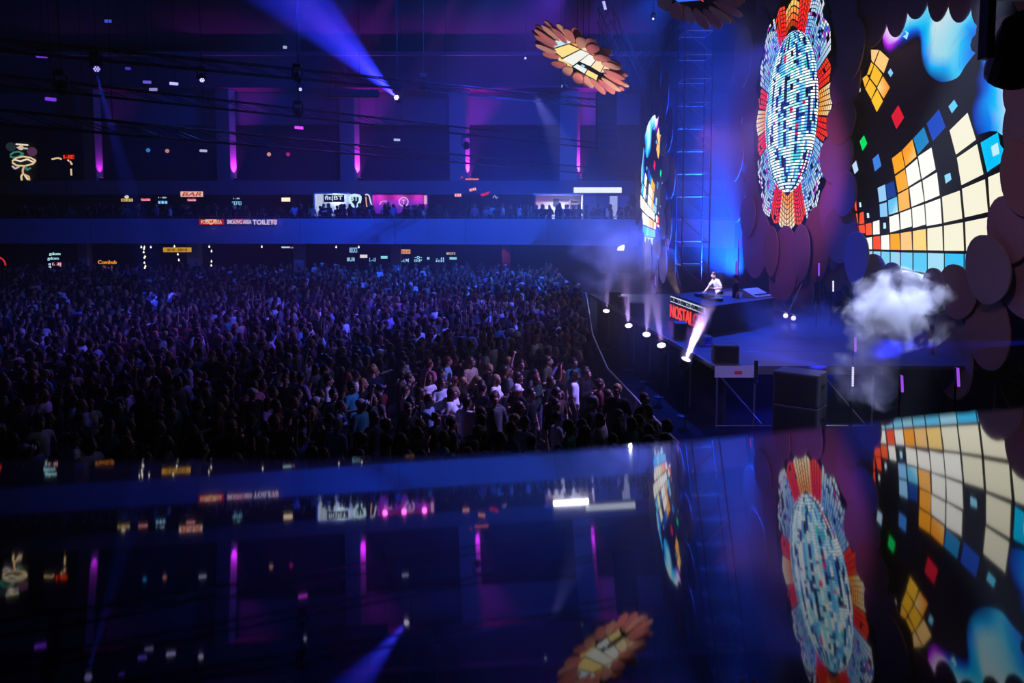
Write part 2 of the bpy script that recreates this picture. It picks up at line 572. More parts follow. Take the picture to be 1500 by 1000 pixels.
for bx, by, col, lab in ((217, 220, (60, 150, 235), 'small glowing blue lantern in the first gallery bay'), (245, 221, (240, 150, 150), 'small glowing pink lantern in the first gallery bay'), (394, 226, (250, 170, 165), 'small glowing salmon lantern in the second gallery bay'), (422, 226, (190, 40, 150), 'small glowing magenta lantern in the second gallery bay'), (47, 222, (150, 90, 140), 'dusky pink round lantern beside the tangled neon'), (16, 215, (60, 85, 90), 'dull green round lantern beside the tangled neon')):
    c = atY(bx, by, 66.5)
    o = empty('lantern', c, 0, lab, 'lantern')
    MB().lathe([(.02, -.36), (.2, -.3), (.34, -.12), (.36, .05), (.28, .24), (.1, .35), (.02, .36)], 14).build('globe', emat(col, .35 if bx < 60 else .8), o, smooth=True)
    o.scale = (1, 1, 1) if bx < 60 else (.45, .45, .45)
    MB().tube((0, 0, .35), (0, 7.48, .5) if bx < 60 else (0, 16.6, 1.2), .012).build('wire', BLACK, o)
lightbox('bar_sign', (92, 226, 110, 233.5), 66, 'bright red square lettered sign by the farthest left pillar', fcol=(120, 14, 4), fs=.8, text='I-IE', tcol=(255, 60, 30), ts=1.3, margin=.08)
neon('kiosk_outline', [[(76, 233), (81, 232), (86, 231.5), (90, 233)], [(99, 234), (103, 237), (105.5, 241)], [(104, 247), (104.5, 257)]], 66.4, 'broken warm neon outline of a stall beneath the red sign', .07, 'neon', [emat((255, 215, 160), 1.0)])

# the kiosk with the shield sign
k1 = empty('kiosk', atY(488, 312, 66), 0, 'white lit kiosk with a black and white header sign', 'kiosk')
o0 = Vector(k1.location)


def K(x, y, Y=66):
    return atY(x, y, Y) - o0


a, b = K(459, 282), K(511, 318)
MB().box((a.x, .9, b.z), (b.x, 1.0, a.z)).build('back_panel', pmat('kiosk_white', (225, 230, 240), .6), k1)
MB().box((a.x, -.1, b.z), (a.x + .12, 1.0, a.z)).build('side_panel', MATS['kiosk_white'], k1)
MB().box((a.x, -.1, a.z - .1), (b.x, 1.0, a.z)).build('canopy', MATS['kiosk_white'], k1)
c, d = K(461, 284), K(469, 310)
MB().box((c.x, .7, d.z), (d.x, .85, c.z)).build('light_panel', emat((215, 230, 255), .9), k1)
c, d = K(474.5, 285), K(504.5, 296)
MB().box((c.x, -.1, d.z), (d.x, 0, c.z)).build('header_board', pmat('sign_black', (12, 18, 26), .4), k1)
letters('lettering', 'fit|BT', (d.x - c.x) * .88, (c.z - d.z) * .72, emat((215, 240, 255), 1.2), k1, ((c.x + d.x) / 2, -.13, (c.z + d.z) / 2))
l = bpy.data.lights.new('kiosk_lamp', 'POINT'); l.energy = 60; l.color = (.75, .88, 1); l.shadow_soft_size = .2
lo = bpy.data.objects.new('kiosk_lamp', l); COL.objects.link(lo); lo.location = atY(492, 290, 66.45)
sh = neon('shield_sign', [[(512.5, 287), (520, 285.5), (527.5, 287), (527.5, 294), (525, 299), (520, 303.5), (515, 299), (512.5, 294), (512.5, 287)]], 65.8, 'glowing white shield shaped sign beside the white kiosk', .12, 'sign', [emat((200, 240, 255), 1.3)])
letters('lettering', 'BT', .62, .36, emat((215, 245, 255), 1.2), sh, (0, -.05, .12))
a, b = atY(513, 287, 65.95) - sh.location, atY(527, 300, 65.95) - sh.location
MB().quad([(a.x, .1, a.z), (a.x, .1, b.z + .3), (0, .1, b.z - .1), (b.x, .1, b.z + .3), (b.x, .1, a.z)]).build('backing_board', MATS['sign_black'], sh)
MB().tube((0, .1, b.z), (0, .1, 4.15 - sh.location.z), .05).build('post', BLACK, sh)

# the magenta booth
k2 = empty('booth', atY(586, 314, 66.6), 0, 'magenta lit booth with a round neon letter on its wall', 'booth')
o0 = Vector(k2.location)
a, b = K(545, 285, 66.6), K(627, 318, 66.6)
M_PK = pmat('booth_pink', (215, 120, 205), .7)
MB().box((a.x, .8, b.z), (b.x, .9, a.z)).build('back_panel', M_PK, k2)
MB().box((a.x, -.2, b.z), (a.x + .1, .9, a.z)).build('side_panel', M_PK, k2)
MB().box((b.x - .1, -.2, b.z), (b.x, .9, a.z)).build('side_panel', M_PK, k2)
MB().box((a.x, -.2, a.z), (b.x, .9, a.z + .08)).build('canopy', DARK, k2)
MB().box((a.x, -.2, b.z), (b.x, .1, b.z + .3)).build('counter', DARK, k2)
cc = K(591, 295.5, 67.2)
MB().path([(cc.x + .36 * math.cos(t * math.pi / 12), .74, cc.z + .36 * math.sin(t * math.pi / 12)) for t in range(25)], .035).build('neon_ring', emat((235, 215, 255), 1.2), k2)
letters('lettering', 'T', .3, .34, emat((235, 205, 255), 1.1), k2, (cc.x, .74, cc.z))
cc = K(562.5, 300, 67.2)
MB().path([(cc.x + .36 * math.cos(t * math.pi / 12), .74, cc.z + .30 * math.sin(t * math.pi / 12)) for t in range(13)], .035).build('neon_arc', emat((245, 190, 255), 1.1), k2)
c, d = K(621.5, 286.5, 66.5), K(625.5, 299, 66.5)
MB().box((c.x, -.3, d.z), (d.x, -.22, c.z)).build('light_panel', emat((255, 190, 225), 1.0), k2)
cc = [K(535, 285.5), K(538, 284.5), K(541, 287), K(543, 296), K(545, 306)]
MB().path(cc, .06).build('neon_edge', emat((235, 235, 255), 1.1), k2)
cc = [K(536, 288), K(536.5, 296), K(537.5, 303)]
MB().path(cc, .05).build('neon_edge', emat((255, 190, 170), .9), k2)
l = bpy.data.lights.new('booth_lamp', 'POINT'); l.energy = 15; l.color = (1, .12, .8); l.shadow_soft_size = .2
lo = bpy.data.objects.new('booth_lamp', l); COL.objects.link(lo); lo.location = atY(583, 289, 66.9)
lo2 = bpy.data.objects.new('booth_lamp', l); COL.objects.link(lo2); lo2.location = atY(612, 289, 66.9)
lo3 = bpy.data.objects.new('booth_lamp', l); COL.objects.link(lo3); lo3.location = atY(556, 289, 66.9)

# red signs
lightbox('bar_sign', (681, 261, 702, 264), 66.5, 'thin red sign with a pink core hung highest among red signs', fcol=(255, 30, 40), fs=1.1, text='IIIIIIII', tcol=(255, 170, 140), ts=1.2)
lightbox('bar_sign', (665.5, 283, 676, 288.5), 66, 'pale pink square sign lowest among the red signs', fcol=(255, 95, 80), fs=1.1, text='IIlI', tcol=(255, 225, 215), ts=1.2)
t = lightbox('bar_sign', (687, 275, 698, 280), 66, 'tilted glowing orange red sign in the middle of the red signs', fcol=(255, 70, 60), fs=1.1, text='IllI', tcol=(255, 215, 200), ts=1.2)
t.rotation_euler = (0, -.22, 0)
neon('swoosh_sign', [[(704, 286), (710, 283.5), (717, 281)], [(705, 284), (707, 286.5), (711, 285), (716, 282.5)]], 66, 'red neon tick shape beside the tilted red sign', .06, 'neon', [emat((230, 25, 50), 1.0)])
neon('swoosh_sign', [[(675, 261), (678, 258.5)], [(722, 290), (725, 286), (727, 291), (729, 288)]], 66.2, 'tiny loose neon strokes around the red signs', .05, 'neon', [emat((230, 60, 90), .9), emat((190, 180, 230), .7)])

# the white stall under the long light box
k3 = empty('stall', atY(852, 320, 62.6), 0, 'white open stall with shelves and a poster on the balcony', 'stall')
o0 = Vector(k3.location)
a, b, m = K(783, 284, 62.6), K(922, 326, 62.6), K(855, 284, 62.6)
M_ST = pmat('stall_white', (225, 225, 232), .6)
M_ST2 = pmat('stall_shutter', (120, 125, 150), .6)
MB().box((a.x, 1.6, b.z), (m.x, 1.7, a.z)).build('back_panel', M_ST, k3)
MB().box((a.x, 0, b.z), (a.x + .08, 1.7, a.z)).build('side_panel', pmat('stall_red', (190, 60, 110), .6), k3)
MB().box((m.x - .08, 0, b.z), (m.x, 1.7, a.z)).build('side_panel', M_ST, k3)
MB().box((a.x - .05, -.1, a.z - .08), (m.x, 1.7, a.z + .05)).build('canopy', M_ST, k3)
c = K(894, 284, 62.6)
MB().box((m.x, .3, b.z), (c.x, .4, a.z - .1)).build('shutter', M_ST2, k3)
for i in range(6):
    z = a.z - .35 - i * .2
    MB().box((m.x + .1, .27, z), (c.x - .1, .3, z + .03)).build('shutter_slat', M_ST2, k3)
c2 = K(905, 288, 62.6)
MB().box((c.x, .25, b.z), (c2.x, .3, a.z - .15)).build('light_panel', emat((190, 200, 255), .75), k3)
MB().box((c2.x, .1, b.z), (b.x, .3, a.z - .1)).build('end_panel', pmat('stall_grey', (150, 160, 185), .7, vary=.2, bscale=12), k3)
c, d = K(810.5, 291, 64.1), K(819, 302, 64.1)
MB().box((c.x, 1.55, d.z), (d.x, 1.6, c.z)).build('poster', pmat('poster_dark', (60, 60, 95), .6), k3)
c, d = K(834, 293, 64.1), K(848, 322, 64.1)
mbx = MB().box((c.x, 1.3, d.z), (c.x + .05, 1.6, c.z)).box((d.x - .05, 1.3, d.z), (d.x, 1.6, c.z)).box((c.x, 1.56, d.z), (d.x, 1.6, c.z))
for i in range(6):
    z = d.z + (c.z - d.z) * i / 5
    mbx.box((c.x, 1.3, z - .02), (d.x, 1.6, z + .02))
mbx.build('shelf_unit', pmat('shelf_wood', (150, 130, 130), .6), k3)
l = bpy.data.lights.new('stall_lamp', 'AREA'); l.energy = 200; l.color = (.92, .93, 1); l.size = 2.6; l.size_y = .5; l.shape = 'RECTANGLE'
lo = bpy.data.objects.new('stall_lamp', l); COL.objects.link(lo); p = atY(820, 287, 63.4); lo.location = p; lo.rotation_euler = (math.radians(-25), 0, 0)
lightbox('header_light_box', (840, 274, 911, 282.8), 62.4, 'long blank white light box above the stall', fcol=(238, 246, 255), fs=1.3, depth=.25)

# below the balcony
lightbox('bar_sign', (238.5, 362, 281, 369.5), 62.3, 'long amber sign with a row of tiny letters', fcol=(225, 165, 50), fs=.9, text='IIII IIII - IIIIII III', tcol=(150, 90, 10), ts=.5, margin=.2)
neon('round_sign', [[(0 - 13 + 21 * math.cos(t * math.pi / 12), 388 + 14 * math.sin(t * math.pi / 12)) for t in range(25)]], 62.6, 'red neon ring half out of sight at the dark end', .06, 'neon', [emat((225, 50, 60), .9)])
lightbox('bar_sign', (72, 369, 89, 375), 63, 'upper cyan handwritten word beneath the dark end of the balcony', fcol=None, text='gdom', tcol=(190, 245, 255), ts=1.2, margin=.01, depth=.03)
lightbox('bar_sign', (69.5, 375.5, 86.5, 382), 63, 'lower cyan handwritten word beneath the dark end of the balcony', fcol=None, text='gdom', tcol=(170, 240, 255), ts=1.1, margin=.01, depth=.03)
neon('neon_letters', [[(71, 387), (74, 386), (73, 388.5)], [(71, 391), (74, 390), (74, 393)], [(72, 396), (75, 395), (73, 398)]], 63, 'column of small white neon strokes under the cyan words', .05, 'neon', [emat((200, 230, 255), 1.0)])
lightbox('menu_screen', (76, 383.5, 91, 394), 63.2, 'pink and white menu screen under the cyan words', cat='screen', fcol=(190, 70, 95), fs=.9, text=['IIIII', '.'], tcol=(255, 235, 240), ts=1.0)
lightbox('menu_screen', (93.5, 392, 99, 399), 63.2, 'small light blue screen beside the pink menu screen', cat='screen', fcol=(70, 180, 235), fs=.9)
neon('neon_letters', [[(102, 393), (107, 393), (104, 397)], [(101, 392), (101, 396)]], 63.2, 'small orange neon strokes past the light blue screen', .05, 'neon', [emat((255, 140, 60), 1.0)])
lightbox('menu_screen', (112.5, 397, 115, 403.5), 63.2, 'narrow pink upright screen nearest the lower pillar', cat='screen', fcol=(220, 110, 130), fs=.7)
lightbox('bar_sign', (143.5, 380.5, 171.5, 387), 63, 'orange lettered sign in rounded letters at the dark end', fcol=None, text='Comhub', tcol=(255, 150, 30), ts=1.2, margin=.01, depth=.03)
lightbox('menu_screen', (150, 388, 166, 397.5), 63.2, 'dim screen under the orange rounded letters', cat='screen', fcol=(45, 25, 45), fs=.6, text=['IiII', 'I . A'], tcol=(190, 120, 140), ts=.8)
low = [((512, 361.5, 523.5, 370.5), (150, 205, 245), 'white lettered beer style sign with an emblem, first of the row', "BECK'S", None), ((508.5, 376.5, 519.5, 383), (170, 225, 255), 'white shelf sign below the first white lettered sign', 'IIUII', None),
       ((527, 372.5, 538.5, 378), (235, 40, 70), 'small red and white sign in the row below the balcony', 'Coca-Cola', (255, 235, 240)), ((541, 377, 550.5, 383.5), (130, 180, 230), 'broken white sign beside the small red sign', 'l.-iI', None),
       ((557.5, 374.5, 568, 379), (140, 235, 245), 'plain pale cyan sign in the row below the balcony', None, (150, 235, 250)), ((585, 365, 601.5, 372), (255, 175, 110), 'orange sign with slanted letters below the balcony', 'BAR', (255, 190, 130)),
       ((586, 378, 599, 384.5), (160, 215, 250), 'white lettering under the orange slanted sign', 'l.-i.M', None), ((607, 374.5, 618.5, 384), (160, 220, 250), 'two line white lettering after the orange sign', ['-o-', 'IIIP'], None),
       ((625, 376, 629.5, 380.5), (140, 220, 245), 'tiny square cyan sign in the row below the balcony', None, (150, 225, 245)), ((638.5, 376.5, 650.5, 384), (165, 225, 255), 'two line white lettering near the end of the row', ['- II', 'IIIII'], None),
       ((654, 369, 667, 373), (240, 205, 165), 'thin cream lettering at the end of the row', "BECK'S", None), ((658, 376, 669.5, 380.5), (150, 235, 240), 'rounded pale cyan sign at the end of the row', None, (150, 235, 240)),
       ((412, 360.5, 425, 363.5), (190, 235, 255), 'small white sign tucked under the middle of the balcony', None, (200, 235, 255)), ((425, 361, 430, 364), (150, 110, 150), 'small pink sign tucked under the middle of the balcony', None, (170, 110, 160))]
for rect, tc, lab, tx, fc in low:
    if fc is None:
        lightbox('bar_sign', rect, 63, lab, fcol=None, text=tx, tcol=tc, ts=1.15, margin=.01, depth=.03, frame=BLACK)
    else:
        lightbox('bar_sign', rect, 63, lab, fcol=fc, fs=1.0, text=tx, tcol=(190, 60, 20) if tx == 'BAR' else WHITE, ts=.9, shear=.2 if tx else 0)
bulbs = [(207, 362), (211.5, 362), (221, 362), (211, 364.5), (210.5, 369.5), (212.5, 376), (211.5, 377.5), (211.5, 385), (213, 390), (212, 392.5), (255.5, 361), (260.5, 372.5), (262, 381), (306.5, 361.5), (309.8, 368), (309.8, 383), (309.5, 389), (383.5, 361.5), (492.5, 362), (525.5, 362)]
bm_ = MB().lathe([(.01, -.07), (.05, -.05), (.07, 0), (.05, .05), (.015, .09), (.012, .14)], 8).mesh('bulb', emat((255, 245, 225), 1.6))
bl_lab = []
for nm_, cnt_ in (('the dense bulb string left of the amber sign', 10), ('the bulb string behind the amber sign', 3), ('the bulb string right of the amber sign', 4)):
    od = ['topmost', 'second', 'third', 'fourth', 'fifth', 'sixth', 'seventh', 'eighth', 'ninth', 'lowest'][:cnt_]
    od[-1] = 'lowest'
    bl_lab += ['tiny white bulb, %s of %s' % (q, nm_) for q in od]
bl_lab += ['single tiny bulb under the middle of the balcony', 'single tiny bulb left of the emblem sign', 'single tiny bulb right of the emblem sign']
for (x, y), lab in zip(bulbs, bl_lab):
    o = obj('light_bulb', bm_)
    o.location = atY(x, y, 62.2)
    MB().tube((0, 0, .13), (0, 0, 3.3 - o.location.z), .006, None, 4).build('wire', BLACK, o)
    tag(o, lab, 'bulb', 'hanging bulbs below the balcony')
lightbox('banner', (737, 384, 747, 399), 62.3, 'dull pink hanging banner beyond the crowd', cat='banner', fcol=None, frame=pmat('banner_pink', (235, 90, 110), .8), depth=.03)
lightbox('banner', (718, 394, 728, 406), 62.3, 'smaller dull red hanging banner beyond the crowd', cat='banner', fcol=None, frame=pmat('banner_red', (225, 60, 70), .8), depth=.03)
spot('bar_lamp', (-.6, 61.9, 3.0), (-.9, 62.9, 1.0), 20, (1, .1, .3), 90, 1, .1)

# ------------------------------------------------------------------ round led screens with petal discs
XS = 12.0
CR = atX(1352, 207, XS)          # right screen
RR = 4.9
CC = atX(1157, 165, XS)          # centre screen
RC = 5.2
XL = 8.5
CL = atX(953, 263, XL)           # far side screen
RL = 4.5


def disc_frame(c, nrm, up=(0, 0, 1)):
    nrm = Vector(nrm).normalized()
    s = Vector(up).cross(nrm).normalized()
    t = nrm.cross(s)
    return s, t, nrm


def petal_mesh(name, a, b, mat, thick=.05, n=26, egg=.12):
    """A flat egg shaped disc in the X-Z plane, front towards -Y."""
    mb = MB()
    pts = []
    for i in range(n):
        an = 2 * math.pi * i / n
        pts.append((a * math.cos(an) * (1 + egg * math.sin(an)), b * math.sin(an)))
    m = len(pts)
    mb.v = [(x * .97, -thick / 2, z * .97) for x, z in pts] + [(x, -thick / 4, z) for x, z in pts] + [(x, thick / 2, z) for x, z in pts]
    mb.f = [tuple(range(m)), tuple(reversed(range(2 * m, 3 * m)))]
    for k in (0, m):
        for i in range(m):
            j = (i + 1) % m
            mb.f.append((k + j, k + i, k + m + i, k + m + j))
    mb.c = [None] * len(mb.f)
    return mb.mesh(name, mat)


def orient(o, c, s, t, n, u, v, off, rot):
    """Put a part modelled in X-Z (front -Y) on the disc frame at (u, v), OFF in front, turned by ROT."""
    cr, sr = math.cos(rot), math.sin(rot)
    ex, ez = s * cr + t * sr, t * cr - s * sr
    M = Matrix((ex, -n, ez)).transposed().to_4x4()
    M.translation = s * u + t * v + n * off
    return M


M_PETAL = [pmat('petal_mauve', (118, 92, 118), .75, vary=.06, bscale=1), pmat('petal_brown', (112, 84, 92), .75, vary=.06, bscale=1), pmat('petal_grey', (104, 92, 112), .75, vary=.06, bscale=1)]
M_WARM = [pmat('petal_salmon', (215, 150, 140), .7), pmat('petal_cream', (225, 190, 165), .7), pmat('petal_rose', (205, 135, 135), .7)]
M_SCR = pmat('screen_black', (2, 4, 8), .5, 0, .1)


def poly_part(name, polys, c, s, t, n, off, R, parent, strength, clip=True):
    """Flat coloured tiles of the picture on the screen: POLYS = [(points in unit disc coordinates, colour or colours)]."""
    mb = MB()
    for k, (pts, col) in enumerate(polys):
        ar = sum(pts[i][0] * pts[(i + 1) % len(pts)][1] - pts[(i + 1) % len(pts)][0] * pts[i][1] for i in range(len(pts)))
        if ar < 0:
            pts = list(reversed(pts))
            if isinstance(col[0], (tuple, list)):
                col = list(reversed(col))
        cc = [lin(x) for x in col] if isinstance(col[0], (tuple, list)) else lin(col)
        mb.quad([s * (x * R) + t * (y * R) + n * (off + (k % 7) * .0004) for x, y in pts], cc)
    o = mb.build(name, attr_emat('screen_glow_%d' % int(strength * 100), strength), parent)
    o['kind'] = 'stuff'
    return o


def round_screen(c, R, nrm, label, rings, up=(0, 0, 1), name='led_screen', body=.25, pal=None):
    s, t, n = disc_frame(c, nrm, up)
    e = empty(name, c, 0, label, 'screen')
    mb = MB()
    N = 48
    mb.v = [tuple(s * (R * 1.03 * math.cos(2 * math.pi * i / N)) + t * (R * 1.03 * math.sin(2 * math.pi * i / N)) - n * d) for d in (0, body) for i in range(N)]
    mb.f = [tuple(range(N)), tuple(reversed(range(N, 2 * N)))] + [((i + 1) % N, i, N + i, N + (i + 1) % N) for i in range(N)]
    mb.c = [None] * len(mb.f)
    mb.build('screen_panel', M_SCR, e)
    rnd = random.Random(int(R * 1000))
    for (rad, cnt, a, b, off, ph) in rings:
        ms = [petal_mesh('petal', a * R, b * R, None) for _ in range(1)]
        for m_ in ms:
            m_.materials.append(M_PETAL[0])
        for i in range(cnt):
            an = 2 * math.pi * (i + ph) / cnt
            o = obj('petal', ms[0], e)
            o.material_slots[0].link = 'OBJECT'
            o.material_slots[0].material = (pal or M_PETAL)[(i * 2 + int(off * 40)) % 3]
            rr = rad * R * (1 + rnd.uniform(-.03, .03))
            M_ = orient(o, c, s, t, n, rr * math.cos(an), rr * math.sin(an), off + (i % 2) * .055, an - math.pi / 2 + rnd.uniform(-.06, .06))
            k = 1 + rnd.uniform(-.08, .1)
            o.matrix_basis = M_ @ Matrix.Diagonal((k, 1, k * rnd.uniform(.95, 1.08), 1))
    return e, s, t, n


def petals_at(e, c, s, t, n, spots):
    """Single petals set around a screen: centre, half width and half height as seen, offset and turn."""
    for i, (px, py, hw, hh, off, rot) in enumerate(spots):
        off += (i % 3) * .05
        xp = c.x - off
        q = atX(px, py, xp) - c
        a = abs((atX(px + hw, py, xp) - atX(px - hw, py, xp)).dot(s)) / 2
        b = abs((atX(px, py + hh, xp) - atX(px, py - hh, xp)).dot(t)) / 2
        o = obj('petal', petal_mesh('petal', a, b, M_PETAL[i % 3]), e)
        o.matrix_basis = orient(o, c, s, t, n, q.dot(s), q.dot(t), off, rot)


# the picture on the right screen, traced tile by tile and laid into the plane of the screen
def d5(*z):
    return [(1200 + x / 5, y / 5) for x, y in z]


def d7(*z):
    return [(1200 + x / 5, 200 + y / 5) for x, y in z]


W_, CRM, ORG, AMB, PCH, RED = (255, 252, 245), (245, 240, 215), (255, 165, 30), (255, 190, 45), (255, 200, 130), (250, 80, 40)
CY, LB, BL, DB = (0, 190, 245), (130, 205, 245), (60, 130, 225), (10, 70, 190)
tiles = [
    (d5((375, 350), (440, 365), (402, 462), (386, 440)), (255, 205, 130)), (d5((446, 368), (513, 430), (475, 536), (410, 466)), (255, 205, 125)), (d5((384, 455), (402, 475), (372, 546), (352, 548)), AMB),
    (d5((408, 474), (464, 546), (425, 632), (376, 570)), AMB), (d5((297, 550), (350, 550), (368, 575), (338, 640)), (255, 185, 60)), (d5((374, 582), (420, 645), (384, 726), (340, 650)), AMB),
    (d5((470, 558), (521, 640), (475, 722), (428, 642)), [(255, 170, 40), (250, 140, 20), (255, 170, 40), (255, 225, 150)]), (d5((428, 655), (470, 740), (425, 820), (385, 735)), (255, 195, 50)),
    (d5((582, 770), (625, 860), (568, 945), (530, 850)), (215, 20, 50)), (d5((880, 800), (930, 930), (835, 1034), (790, 905)), DB), (d5((525, 500), (545, 535), (525, 565), (505, 530)), LB),
    (d5((992, 730), (1018, 775), (975, 830), (950, 780)), (100, 205, 245)), (d5((660, 240), (645, 290), (613, 265), (628, 218)), (150, 225, 250)), (d5((298, 640), (306, 650), (302, 676), (294, 670)), W_),
    (d7((770, -70), (808, 40), (728, 130), (692, 15)), (20, 130, 195)), (d7((330, -10), (355, 50), (320, 105), (298, 35)), (0, 215, 95)), (d7((272, 175), (290, 245), (262, 275), (243, 210)), (190, 220, 255)),
    (d7((437, 125), (458, 215), (410, 255), (393, 165)), BL), (d5((1090, 825), (1152, 1022), (1005, 1132), (958, 955)), CRM), (d7((1160, 55), (1207, 275), (1045, 356), (1012, 155)), CRM),
    (d7((1185, 45), (1312, -30), (1330, 60), (1400, 150), (1260, 240), (1235, 262)), CY), (d7((1262, 75), (1312, 42), (1325, 125), (1276, 147)), (190, 235, 250)),
    (d7((535, 160), (605, 105), (630, 225), (556, 275)), ORG), (d7((611, 100), (685, 20), (715, 145), (635, 216)), [(255, 150, 30), (255, 160, 30), (255, 205, 110), (255, 170, 60)]),
    (d7((636, 235), (720, 163), (746, 310), (656, 366)), W_), (d7((727, 145), (825, 80), (856, 240), (755, 310)), W_), (d7((560, 290), (630, 240), (655, 372), (580, 410)), (255, 170, 50)),
    (d7((580, 424), (655, 382), (667, 520), (590, 550)), (255, 185, 90)), (d7((664, 378), (750, 328), (772, 475), (680, 515)), W_), (d7((760, 322), (865, 262), (885, 430), (778, 475)), W_),
    (d7((515, 588), (585, 566), (592, 682), (522, 702)), W_), (d7((595, 560), (675, 530), (682, 657), (600, 680)), W_), (d7((683, 524), (772, 496), (782, 643), (690, 670)), W_),
    (d7((780, 493), (890, 452), (902, 635), (790, 655)), W_), (d7((903, 442), (1033, 395), (1052, 600), (916, 630)), CRM), (d7((1050, 382), (1218, 312), (1240, 552), (1070, 592)), CRM), (d7((1240, 298), (1420, 220), (1440, 490), (1256, 545)), CRM),
    (d7((330, 745), (388, 735), (391, 825), (334, 825)), W_), (d7((398, 733), (448, 727), (453, 825), (400, 825)), RED), (d7((456, 725), (515, 718), (519, 828), (458, 827)), W_), (d7((524, 715), (590, 708), (597, 829), (525, 828)), ORG),
    (d7((600, 706), (678, 694), (684, 830), (603, 830)), PCH), (d7((690, 692), (783, 676), (789, 832), (692, 830)), (255, 215, 130)), (d7((795, 674), (903, 656), (910, 834), (797, 832)), CRM), (d7((917, 653), (1055, 628), (1064, 836), (920, 835)), CRM),
    (d7((1072, 625), (1240, 590), (1260, 842), (1080, 836)), CRM),
    (d7((300, 560), (328, 548), (333, 635), (296, 642)), RED), (d7((240, 480), (273, 476), (279, 546), (252, 556)), RED), (d7((290, 652), (335, 643), (340, 706), (294, 715)), RED), (d7((262, 570), (284, 565), (289, 640), (268, 645)), RED),
    (d7((343, 640), (385, 630), (390, 718), (345, 723)), (250, 95, 45)), (d7((396, 625), (443, 610), (446, 714), (398, 718)), W_), (d7((430, 376), (485, 350), (496, 464), (443, 481)), (150, 205, 250)), (d7((492, 350), (550, 325), (566, 436), (502, 456)), (15, 60, 150)),
    (d7((445, 496), (497, 480), (504, 584), (450, 590)), (140, 200, 250)), (d7((507, 468), (572, 440), (580, 552), (513, 574)), [(90, 190, 240), (100, 195, 240), (190, 240, 255), (110, 200, 240)]),
    (d7((296, 482), (308, 482), (312, 515), (298, 517)), (215, 240, 255)), (d7((351, 560), (366, 560), (370, 594), (354, 595)), (215, 240, 255)), (d7((472, 632), (490, 630), (493, 672), (473, 674)), (190, 235, 255)), (d7((920, 284), (963, 264), (972, 314), (930, 344)), (140, 215, 250)),
]
cx_ = [300, 340, 397, 455, 523, 598, 690, 795, 920, 1065, 1250]
ty_ = [835, 838, 840, 842, 845, 848, 850, 852, 856, 860, 868]
by_ = [885, 895, 918, 933, 950, 962, 980, 1000, 1022, 1045, 1075]
CYR = [(150, 215, 250), (160, 215, 245), (140, 210, 245), (120, 205, 240), (150, 210, 240), (110, 205, 245), (90, 200, 245), (160, 220, 245), (60, 190, 245), (60, 180, 245)]
for i in range(10):
    tiles.append((d7((cx_[i] + 4, ty_[i]), (cx_[i + 1] - 4, ty_[i + 1]), (cx_[i + 1] - 4, by_[i + 1]), (cx_[i] + 4, by_[i])), CYR[i]))
    tiles.append((d7((cx_[i] + 5, by_[i] + 14), (cx_[i + 1] - 4, by_[i + 1] + 14), (cx_[i + 1] - 3, by_[i + 1] + 130), (cx_[i] + 5, by_[i] + 110)), (200, 235, 250) if i > 1 else (240, 120, 90)))


def fine(pts, cols, k=4):
    """A smooth line of points and colours through the given ones."""
    P = np.array([[*p, *c] for p, c in zip(pts, cols)], float)
    P = np.vstack([2 * P[0] - P[1], P, 2 * P[-1] - P[-2]])
    out = []
    for i in range(1, len(P) - 2):
        for j in range(k):
            u = j / k
            out.append(.5 * (2 * P[i] + (P[i + 1] - P[i - 1]) * u + (2 * P[i - 1] - 5 * P[i] + 4 * P[i + 1] - P[i + 2]) * u * u + (3 * P[i] - P[i - 1] - 3 * P[i + 1] + P[i + 2]) * u ** 3))
    out.append(P[-2])
    out = np.array(out)
    return [tuple(q[:2]) for q in out], [tuple(float(x) for x in np.clip(q[2:], 0, 255)) for q in out]


BK = (3, 5, 10)
clouds = []
# top cloud: rows of matching points from the rim inwards
rows = [
    (d5((440, 120), (500, 110), (560, 90), (640, 60), (720, 20), (800, 0), (900, -20), (1000, -20), (1100, 30), (1180, 90), (1160, 180), (1150, 250)), [(255, 230, 255), (250, 235, 255), (240, 240, 250), (230, 240, 250), (220, 235, 245), (120, 215, 245), (200, 225, 235), (210, 225, 235), (150, 215, 240), (60, 190, 240), (20, 140, 235), (10, 100, 220)]),
    (d5((470, 245), (530, 270), (575, 280), (630, 215), (700, 180), (790, 190), (830, 200), (900, 170), (1040, 180), (1090, 200), (1120, 240), (1125, 280)), [(225, 130, 245), (230, 200, 250), (225, 190, 250), (40, 190, 240), (40, 190, 240), (0, 185, 240), (170, 220, 235), (190, 220, 232), (120, 205, 238), (0, 160, 240), (0, 120, 230), (0, 110, 225)]),
    (d5((468, 290), (515, 330), (580, 300), (640, 250), (730, 215), (780, 290), (830, 300), (850, 380), (930, 400), (1010, 330), (1060, 300), (1110, 330)), [(170, 0, 230), (190, 40, 240), (120, 40, 230), (0, 90, 225), (0, 110, 225), (0, 170, 240), (150, 215, 232), (160, 215, 232), (150, 215, 230), (110, 205, 235), (0, 175, 240), (0, 140, 235)]),
    (d5((475, 335), (520, 372), (590, 325), (650, 280), (735, 250), (765, 380), (790, 440), (830, 490), (930, 500), (1000, 520), (1060, 450), (1120, 370)), [(60, 0, 120), (80, 0, 130), (20, 10, 120), (0, 40, 150), (0, 50, 160), (0, 120, 230), (0, 130, 235), (0, 170, 240), (0, 170, 240), (60, 190, 240), (20, 160, 240), (10, 120, 230)]),
    (d5((478, 365), (525, 392), (600, 345), (660, 305), (735, 275), (750, 400), (770, 490), (820, 560), (900, 600), (1012, 570), (1075, 480), (1148, 386)), [BK, BK, BK, BK, BK, BK, (0, 20, 60), (0, 40, 120), (0, 60, 150), (50, 190, 240), (30, 150, 240), (10, 110, 225)]),
]
